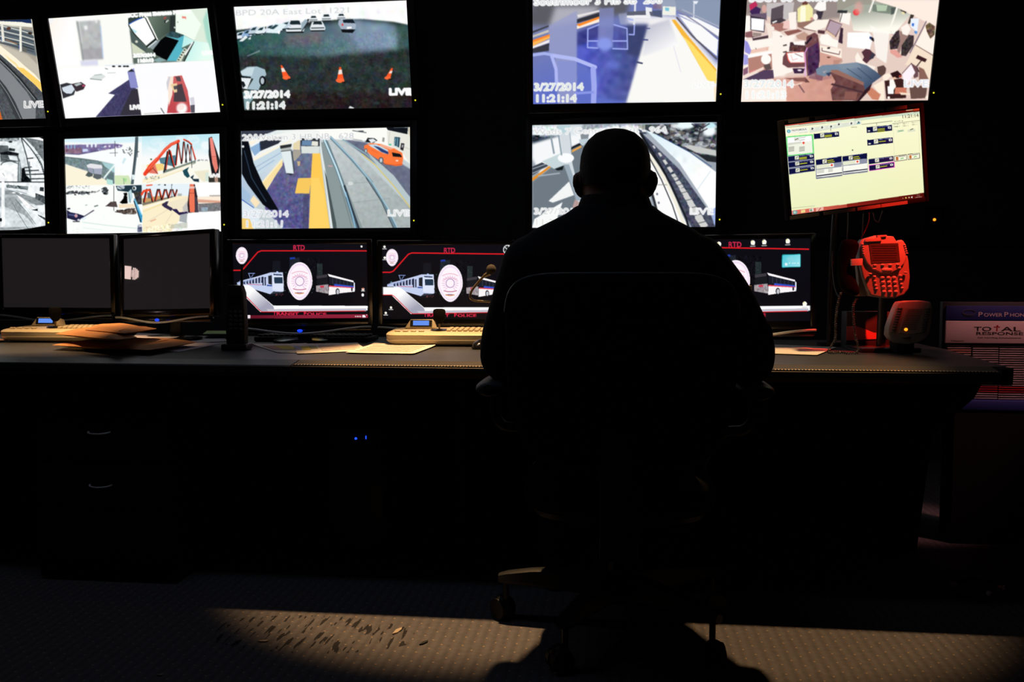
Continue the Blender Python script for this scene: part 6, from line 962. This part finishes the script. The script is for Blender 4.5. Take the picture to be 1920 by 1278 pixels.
# ------------------------------------------------------------------ swivel chair
CX, CYs = .012, 2.36
t = chair = thing('office_chair', 'black high-backed swivel chair with padded armrests, occupied by the seated person', 'chair', (CX, 2.46, 0))
oy = -2.46
def backring(k, yo, th):
    pts = []
    for a in np.linspace(0, 2*PI, 65)[:-1]:
        c, s = math.cos(a), math.sin(a); n = 2/6.5
        x = .268*k*math.copysign(abs(c)**n, c); z = .745+.226*k*math.copysign(abs(s)**n, s)
        if z < .7: x *= 1-.25*((.7-z)/.2)**1.5
        x_ = abs(x); pts.append(Vector((x, 2.045+oy+.55*x_*x_+yo+.10*(.971-z), z)))
    return pts
MB().rings([backring(.90, -.012, 0), backring(.97, -.006, 0), backring(1., .008, 0), backring(1., .04, 0), backring(.95, .058, 0)]).build('backrest', M['chairf'], t)
rim = backring(1., .0, 0); MB().tube([rim[i % 64] for i in range(2, 31)], .0032, 8).build('backrest_highlight', M['chairrim'], t)  # pale tube stands in for the light caught along the top edge
MB().box((0, 2.08+oy, .46), (.09, .03, .3), rot=(-.12, 0, 0), bev=.008).box((0, 2.17+oy, .365), (.09, .2, .02), bev=.006).build('back_support', M['chairp'], t)
sr = lambda k, z: [Vector((x*k, y*k+2.37+oy, z)) for x, y in rrect(.48, .46, .12, 8)]
MB().rings([sr(.86, .385), sr(.97, .40), sr(1., .42), sr(.98, .45), sr(.93, .462), sr(.8, .466)]).build('seat', M['chairf'], t)
MB().rings([sr(.80, .365), sr(.88, .372), sr(.9, .386)]).build('seat_shell', M['chairp'], t)
for s, x in ((-1, -.298), (1, .335)):
    MB().rings([[Vector((x+(w_*.5)*math.cos(a)-CX, 2.12+oy+yy+.0*math.sin(a), (.697+.017*math.sin(a)))) for a in np.linspace(0, 2*PI, 17)[:-1]] for yy, w_ in ((-.01, .03), (0, .06), (.04, .08), (.16, .085), (.24, .075), (.27, .05), (.275, .02))]).build('armrest', M['pad'], t, sub=1)
    xs = x-CX; MB().tube(smoothpath([(xs, 2.25+oy, .67), (xs-s*.0, 2.25+oy, .62), (xs-s*.02, 2.26+oy, .59), (xs-s*.07, 2.28+oy, .575), (xs-s*.11, 2.32+oy, .5), (xs-s*.13, 2.33+oy, .40), (xs-s*.2, 2.33+oy, .375)]), .013, 10).build('armrest_bracket', M['chairp'], t)
MB().cyl((0, 0, .09), (0, 0, .2), .035, .032).cyl((0, 0, .2), (0, 0, .36), .022).box((0, -.04, .36), (.16, .22, .03), bev=.008).build('gas_column', M['chairp'], t)
MB().cyl((0, 0, .085), (0, 0, .165), .055, .042, 28).build('base_hub', M['chairp'], t)
for a in (174, 246, 318, 30, 102):
    ca, sa = math.cos(rad(a)), math.sin(rad(a)); u = Vector((ca, sa, 0)); v = Vector((-sa, ca, 0)); rs = []
    for r, hw, z0, z1 in ((.03, .03, .09, .165), (.12, .028, .10, .162), (.24, .024, .107, .152), (.31, .023, .108, .140), (.335, .015, .11, .132)):
        rs.append([u*r+v*hw*.7+Vector((0, 0, z0)), u*r+v*hw+Vector((0, 0, z0+.01)), u*r+v*hw*.8+Vector((0, 0, z1-.004)), u*r+v*hw*.4+Vector((0, 0, z1)), u*r-v*hw*.4+Vector((0, 0, z1)), u*r-v*hw*.8+Vector((0, 0, z1-.004)), u*r-v*hw+Vector((0, 0, z0+.01)), u*r-v*hw*.7+Vector((0, 0, z0))])
    o = MB().rings(rs).build('base_leg', M['chairp'], t)
    cc = u*.315; ax = (u*.6+v*.8); mb = MB(); mb.cyl(cc+Vector((0, 0, .06)), cc+Vector((0, 0, .112)), .008)
    c2 = cc+Vector((ax.y, -ax.x, 0))*.014+Vector((0, 0, .031))
    for s in (-1, 1): mb.cyl(c2+ax*(.006*s), c2+ax*(.024*s), .031, .029, 24)
    mb.ball(c2+Vector((0, 0, .012)), (.026, .026, .026), 10); mb.build('caster', M['chairp'], o)

# ------------------------------------------------------------------ the seated person
def capsule(mb, pts, rs, n=20):
    pts = [Vector(p) for p in pts]
    sp = smoothpath(pts, 6); rr = []
    for i in range(len(pts)-1):
        for j in range(6): rr.append(rs[i]+(rs[i+1]-rs[i])*j/6)
    rr.append(rs[-1]); mb.tube(sp, rr, n); mb.ball(sp[0], rr[0]*.99, 10); mb.ball(sp[-1], rr[-1]*.99, 10)
def sect(cx, cy, hw, dy, z, n=2.4, k=40, dyf=None):
    out = []
    for a in np.linspace(0, 2*PI, k+1)[:-1]:
        c, s = math.cos(a), math.sin(a); e = 2/n; d = dyf if (dyf and s > 0) else dy
        out.append(Vector((cx+hw*math.copysign(abs(c)**e, c), cy+d*math.copysign(abs(s)**e, s), z)))
    return out
def remeshed(mb, name, m, parent, vox, smooth=3, f=.5):
    bmesh.ops.recalc_face_normals(mb.b, faces=mb.b.faces); me = bpy.data.meshes.new('t'); mb.b.to_mesh(me); mb.b.free(); o = bpy.data.objects.new('t', me); COL.objects.link(o)
    r = o.modifiers.new('r', 'REMESH'); r.mode = 'VOXEL'; r.voxel_size = vox; sm = o.modifiers.new('s', 'SMOOTH'); sm.iterations = smooth; sm.factor = f
    dg = bpy.context.evaluated_depsgraph_get(); dg.update(); m2 = bpy.data.meshes.new_from_object(o.evaluated_get(dg)); bpy.data.objects.remove(o); m2.materials.clear(); m2.materials.append(m); m2.shade_smooth(); m2.name = name
    q = bpy.data.objects.new(name, m2); COL.objects.link(q); q.parent = parent; return q
TORSO = [(.47,-.0,.175,.13,2.31), (.52,0,.20,.155,2.30), (.60,0,.212,.165,2.285), (.72,.004,.222,.165,2.255), (.84,.006,.228,.155,2.22), (.92,.002,.236,.143,2.20), (.98,-.004,.243,.13,2.19), (1.02,-.008,.238,.117,2.185), (1.05,-.009,.222,.104,2.185), (1.075,-.008,.193,.094,2.188), (1.097,-.006,.150,.086,2.193), (1.115,-.005,.115,.079,2.198), (1.135,-.004,.090,.075,2.205)]
HX, HYc = -.003, 2.24
p = tag(bpy.data.objects.new('person', bpy.data.meshes.new('person')), 'person with cropped hair and dark jacket seated facing away at the desk', 'person')
# body: head, neck, trunk, arms, hands and legs in one surface
mb = MB()
mb.rings([sect(cx, cy, hw-.022, dy-.022, z) for z, cx, hw, dy, cy in TORSO])
HD = [(1.092,.030,.02,2.30,.03), (1.10,.046,.035,2.285,.045), (1.112,.058,.055,2.27,.062), (1.13,.068,.075,2.255,.078), (1.155,.0755,.088,2.247,.085), (1.18,.0795,.096,2.243,.088), (1.205,.0825,.101,2.240,.088), (1.23,.0838,.103,2.240,.09), (1.255,.0815,.100,2.240,.089), (1.275,.0755,.093,2.240,.083), (1.293,.064,.079,2.238,.070), (1.306,.047,.058,2.236,.052), (1.314,.028,.035,2.235,.032), (1.318,.01,.012,2.234,.012)]
mb.rings([sect(HX, cy, hw, dy, z, 2.15, dyf=dyf) for z, hw, dy, cy, dyf in HD])
mb.rings([sect(HX, 2.215, .074, .070, 1.07, 2.1), sect(HX, 2.218, .073, .070, 1.12, 2.1), sect(HX, 2.222, .0725, .072, 1.16, 2.1), sect(HX, 2.23, .066, .066, 1.19, 2.1)])
mb.ball((HX, 2.325, 1.198), (.011, .02, .024), 10); mb.ball((HX, 2.34, 1.185), (.015, .013, .010), 10)        # nose
mb.ball((HX, 2.318, 1.230), (.055, .016, .010), 10)                                                             # brow
mb.ball((HX, 2.328, 1.157), (.025, .010, .006), 8); mb.ball((HX, 2.326, 1.146), (.021, .010, .006), 8)          # lips
mb.ball((HX, 2.318, 1.112), (.024, .018, .016), 8)                                                              # chin
for s, cx_ in ((-1, HX-.087), (1, HX+.087)):
    # ear: bowl, rim and lobe
    mb.tube(smoothpath([(cx_+s*u, 2.236-v, z_) for u, v, z_ in ((-.004,0,1.214), (.003,.004,1.2145), (.008,.010,1.207), (.0095,.014,1.193), (.006,.012,1.178), (.000,.006,1.165), (-.006,0,1.158))], 4), [.0045+.0025*math.sin(PI*k/24) for k in range(25)], 10)
    mb.ball((cx_-s*.001, 2.234, 1.189), (.008, .012, .024), 8); mb.ball((cx_-s*.003, 2.236, 1.166), (.006, .008, .009), 8)
ARM = {-1: [(-.195,2.19,.985), (-.228,2.195,.90), (-.268,2.235,.775), (-.232,2.41,.778), (-.185,2.585,.772)], 1: [(.182,2.19,.985), (.258,2.205,.895), (.318,2.25,.772), (.262,2.42,.778), (.20,2.60,.772)]}
for s, a in ARM.items():
    capsule(mb, a, [.055, .052, .046, .042, .03])
    wx, wy, wz = a[-1]; hd = Vector((-s*.18, 1, 0)).normalized(); sd = Vector((hd.y, -hd.x, 0)); W0 = Vector((wx, wy, .762))
    pc = W0+hd*.055+Vector((0, 0, -.006))
    mx = Matrix(((sd.x, hd.x, 0, pc.x), (sd.y, hd.y, 0, pc.y), (0, 0, 1, pc.z), (0, 0, 0, 1)))
    mb._add(lambda: bmesh.ops.create_uvsphere(mb.b, u_segments=20, v_segments=12, radius=1), mx@Matrix.Diagonal((.043, .052, .016, 1)))
    for k, (off, ln) in enumerate(((-.031, .070), (-.0105, .080), (.0105, .075), (.030, .060))):
        b0 = pc+sd*off*(s)+hd*.035; capsule(mb, [b0, b0+hd*ln*.45+sd*off*.15*s+Vector((0, 0, .006)), b0+hd*ln*.8+sd*off*.2*s+Vector((0, 0, -.006)), b0+hd*ln*.98+sd*off*.2*s+Vector((0, 0, -.020))], [.0098, .0092, .0084, .0072], 10)
    b0 = pc-sd*.034*s*1-hd*.02; capsule(mb, [b0, b0-sd*.024*s+hd*.03+Vector((0, 0, -.008)), b0-sd*.026*s+hd*.06+Vector((0, 0, -.016))], [.012, .0105, .0085], 10)
for s in (-1, 1): capsule(mb, [(s*.095,2.33,.545), (s*.13,2.56,.548), (s*.165,2.77,.545), (s*.172,2.80,.33), (s*.175,2.82,.11), (s*.18,2.90,.045)], [.075, .068, .052, .046, .034, .032])
body = remeshed(mb, 'person', M['skin'], None, .0045, 4, .5)
tag(body, p['label'], 'person'); bpy.data.objects.remove(p); body.name = 'person'
# cropped hair: a thin shell over the skull, down to the nape
mb = MB(); mb.rings([sect(HX, cy-.001, hw+.0022, dy+.0032, z+ (.002 if z > 1.3 else 0), 2.15, dyf=max(.01, dyf-.022 if z < 1.28 else dyf-.008)) for z, hw, dy, cy, dyf in HD if z > 1.165]); mb.build('hair', M['hair'], body)
# eyes
for s in (-1, 1): o = MB().ball((HX+s*.031, 2.3125, 1.214), (.0115, .0115, .0085), 10).build('eye', M['paper'], body); MB().ball((HX+s*.031, 2.3225, 1.214), (.0055, .0025, .0055), 8).build('iris', M['blk'], o)
# jacket
mb = MB(); mb.rings([sect(cx, cy, hw, dy, z, 2.4) for z, cx, hw, dy, cy in TORSO])
for s, a in ARM.items():
    capsule(mb, a[:4]+[tuple(Vector(a[3]).lerp(Vector(a[4]), .85))], [.083, .074, .066, .058, .046] if s < 0 else [.083, .074, .068, .058, .046])
    e = Vector(a[2])
    for dx, dy_, dz, r in ((0, -.03, .05, .058), (-s*.02, .06, .035, .05), (s*.0, -.01, -.005, .066)): mb.ball(e+Vector((dx, dy_, dz)), r, 10)
# cloth folds on the upper back and sleeves
for s in (-1, 1):
    for k in range(3): capsule(mb, [(s*(.10+.03*k), 2.072+.012*k, 1.0-.05*k), (s*(.16+.02*k), 2.088+.012*k, .96-.05*k), (s*(.20+.01*k), 2.12+.01*k, .90-.05*k)], [.006, .011, .006], 8)
jk = remeshed(mb, 'jacket', M['jacket'], body, .0065, 6, .5)
mb = MB(); cr = [sect(HX, 2.212, r, r*.95, z, 2.1) for r, z in ((.094,1.118), (.0885,1.135), (.083,1.150), (.0795,1.158), (.077,1.158), (.0765,1.145), (.08,1.12))]; mb.rings(cr, cap=False); mb.build('collar', M['jacket'], jk)
for s, a in ARM.items():
    c_ = Vector(a[3]).lerp(Vector(a[4]), .85); d = (Vector(a[4])-Vector(a[3])).normalized(); MB().cyl(c_, c_+d*.03, .047, .045, 24).build('cuff', M['jacket'], jk)
mb = MB(); mb.rings([sect(0, 2.31, .175, .135, .468), sect(0, 2.31, .198, .16, .50), sect(0, 2.30, .203, .165, .56), sect(0, 2.29, .19, .15, .62)])
for s in (-1, 1): capsule(mb, [(s*.10,2.34,.548), (s*.135,2.56,.552), (s*.168,2.76,.548), (s*.176,2.80,.36), (s*.18,2.82,.12)], [.094, .087, .073, .066, .062])
remeshed(mb, 'trousers', M['trous'], body, .0075, 4, .5)
for s in (-1, 1):
    x = s*.182; MB().rings([sect(x, cy, hw, dy, z, 2.3) for z, hw, dy, cy in ((.001,.044,.135,2.875), (.02,.049,.142,2.875), (.045,.046,.135,2.87), (.065,.042,.10,2.845), (.09,.04,.065,2.825), (.105,.038,.05,2.82))]).build('shoe', M['shoe'], body)

# ------------------------------------------------------------------ ceiling spots, and the lights added as fill
WARM = (1., .60, .27)
def downlight(x, y, aim, power, half, blend, col=WARM, label='', lens='lens', rad_=.035):
    z = 2.86; t = thing('ceiling_spotlight', label, 'ceiling light', (x, y, z))
    MB().lathe((0, 0, 0), [(.075, 0.018), (.075, 0), (.06, -.012), (.05, 0), (.045, .012)], 32).build('trim_ring', M['dsteel'], t); MB().cyl((0, 0, .004), (0, 0, .01), .046).build('lens', M[lens], t)
    l = bpy.data.lights.new('spot', 'SPOT'); l.energy = power; l.color = col; l.spot_size = rad(half*2); l.spot_blend = blend; l.shadow_soft_size = rad_; o = bpy.data.objects.new('spot', l); COL.objects.link(o); o.parent = t
    o.location = (0, 0, -.02); d = Vector(aim)-Vector((x, y, z)); o.rotation_euler = d.to_track_quat('-Z', 'Y').to_euler()
downlight(-.42, 2.97, (-.42, 2.97, 0), 430, 17.8, .45, label='warm ceiling spotlight above the middle of the control desk')
downlight(.35, 2.85, (.36, 2.82, 0), 235, 16.2, .5, label='warm ceiling spotlight above the seated person\'s right side')
downlight(-2.05, 3.0, (-2.12, 3.17, ZD), 230, 12, .6, label='warm ceiling spotlight above the left end of the control desk')
downlight(-.78, 2.35, (-.72, 3.12, ZD), 90, 8, .8, label='warm ceiling spotlight added to light the front of the joystick controller beside the person')  # extra spot so the controller's front face gets light
downlight(-2.1, 2.2, (-1.95, 3.09, ZD), 300, 11.2, .8, label='warm ceiling spotlight added to brighten the brown envelopes at the far left')  # spot put in to brighten the envelopes from the camera side
downlight(1.45, 2.5, (.93, 3.2, 1.13), 900, 5.8, 1., (1, .03, .012), 'red ceiling spotlight aimed at the propped-up phone', 'redlens', .02)
downlight(2.3, 2.5, (1.40, 3.44, .76), 120, 7, .7, (1, .40, .38), 'dim reddish ceiling spotlight added to brighten the index chart', 'redlens', .05)  # added lamp, only there to brighten the chart
t = thing('fill_panel_light', 'long dim bluish fill light added out of view in front of the desk', 'ceiling light', (-1.2, 2.02, 2.86))  # fill fixture added for dim ambient and bluish floor light
MB().box((0, 0, 0), (2.05, .25, .04), bev=.004).build('light_housing', M['dsteel'], t); MB().box((0, 0, -.021), (2., .2, .004)).build('diffuser', M['ceil'], t)
a = bpy.data.lights.new('dim_fill', 'AREA'); a.shape = 'RECTANGLE'; a.size = 2.; a.size_y = .2; a.energy = 2.4; a.color = (.62, .75, 1.); ao = bpy.data.objects.new('dim_fill', a); COL.objects.link(ao); ao.parent = t; ao.location = (0, 0, -.03)
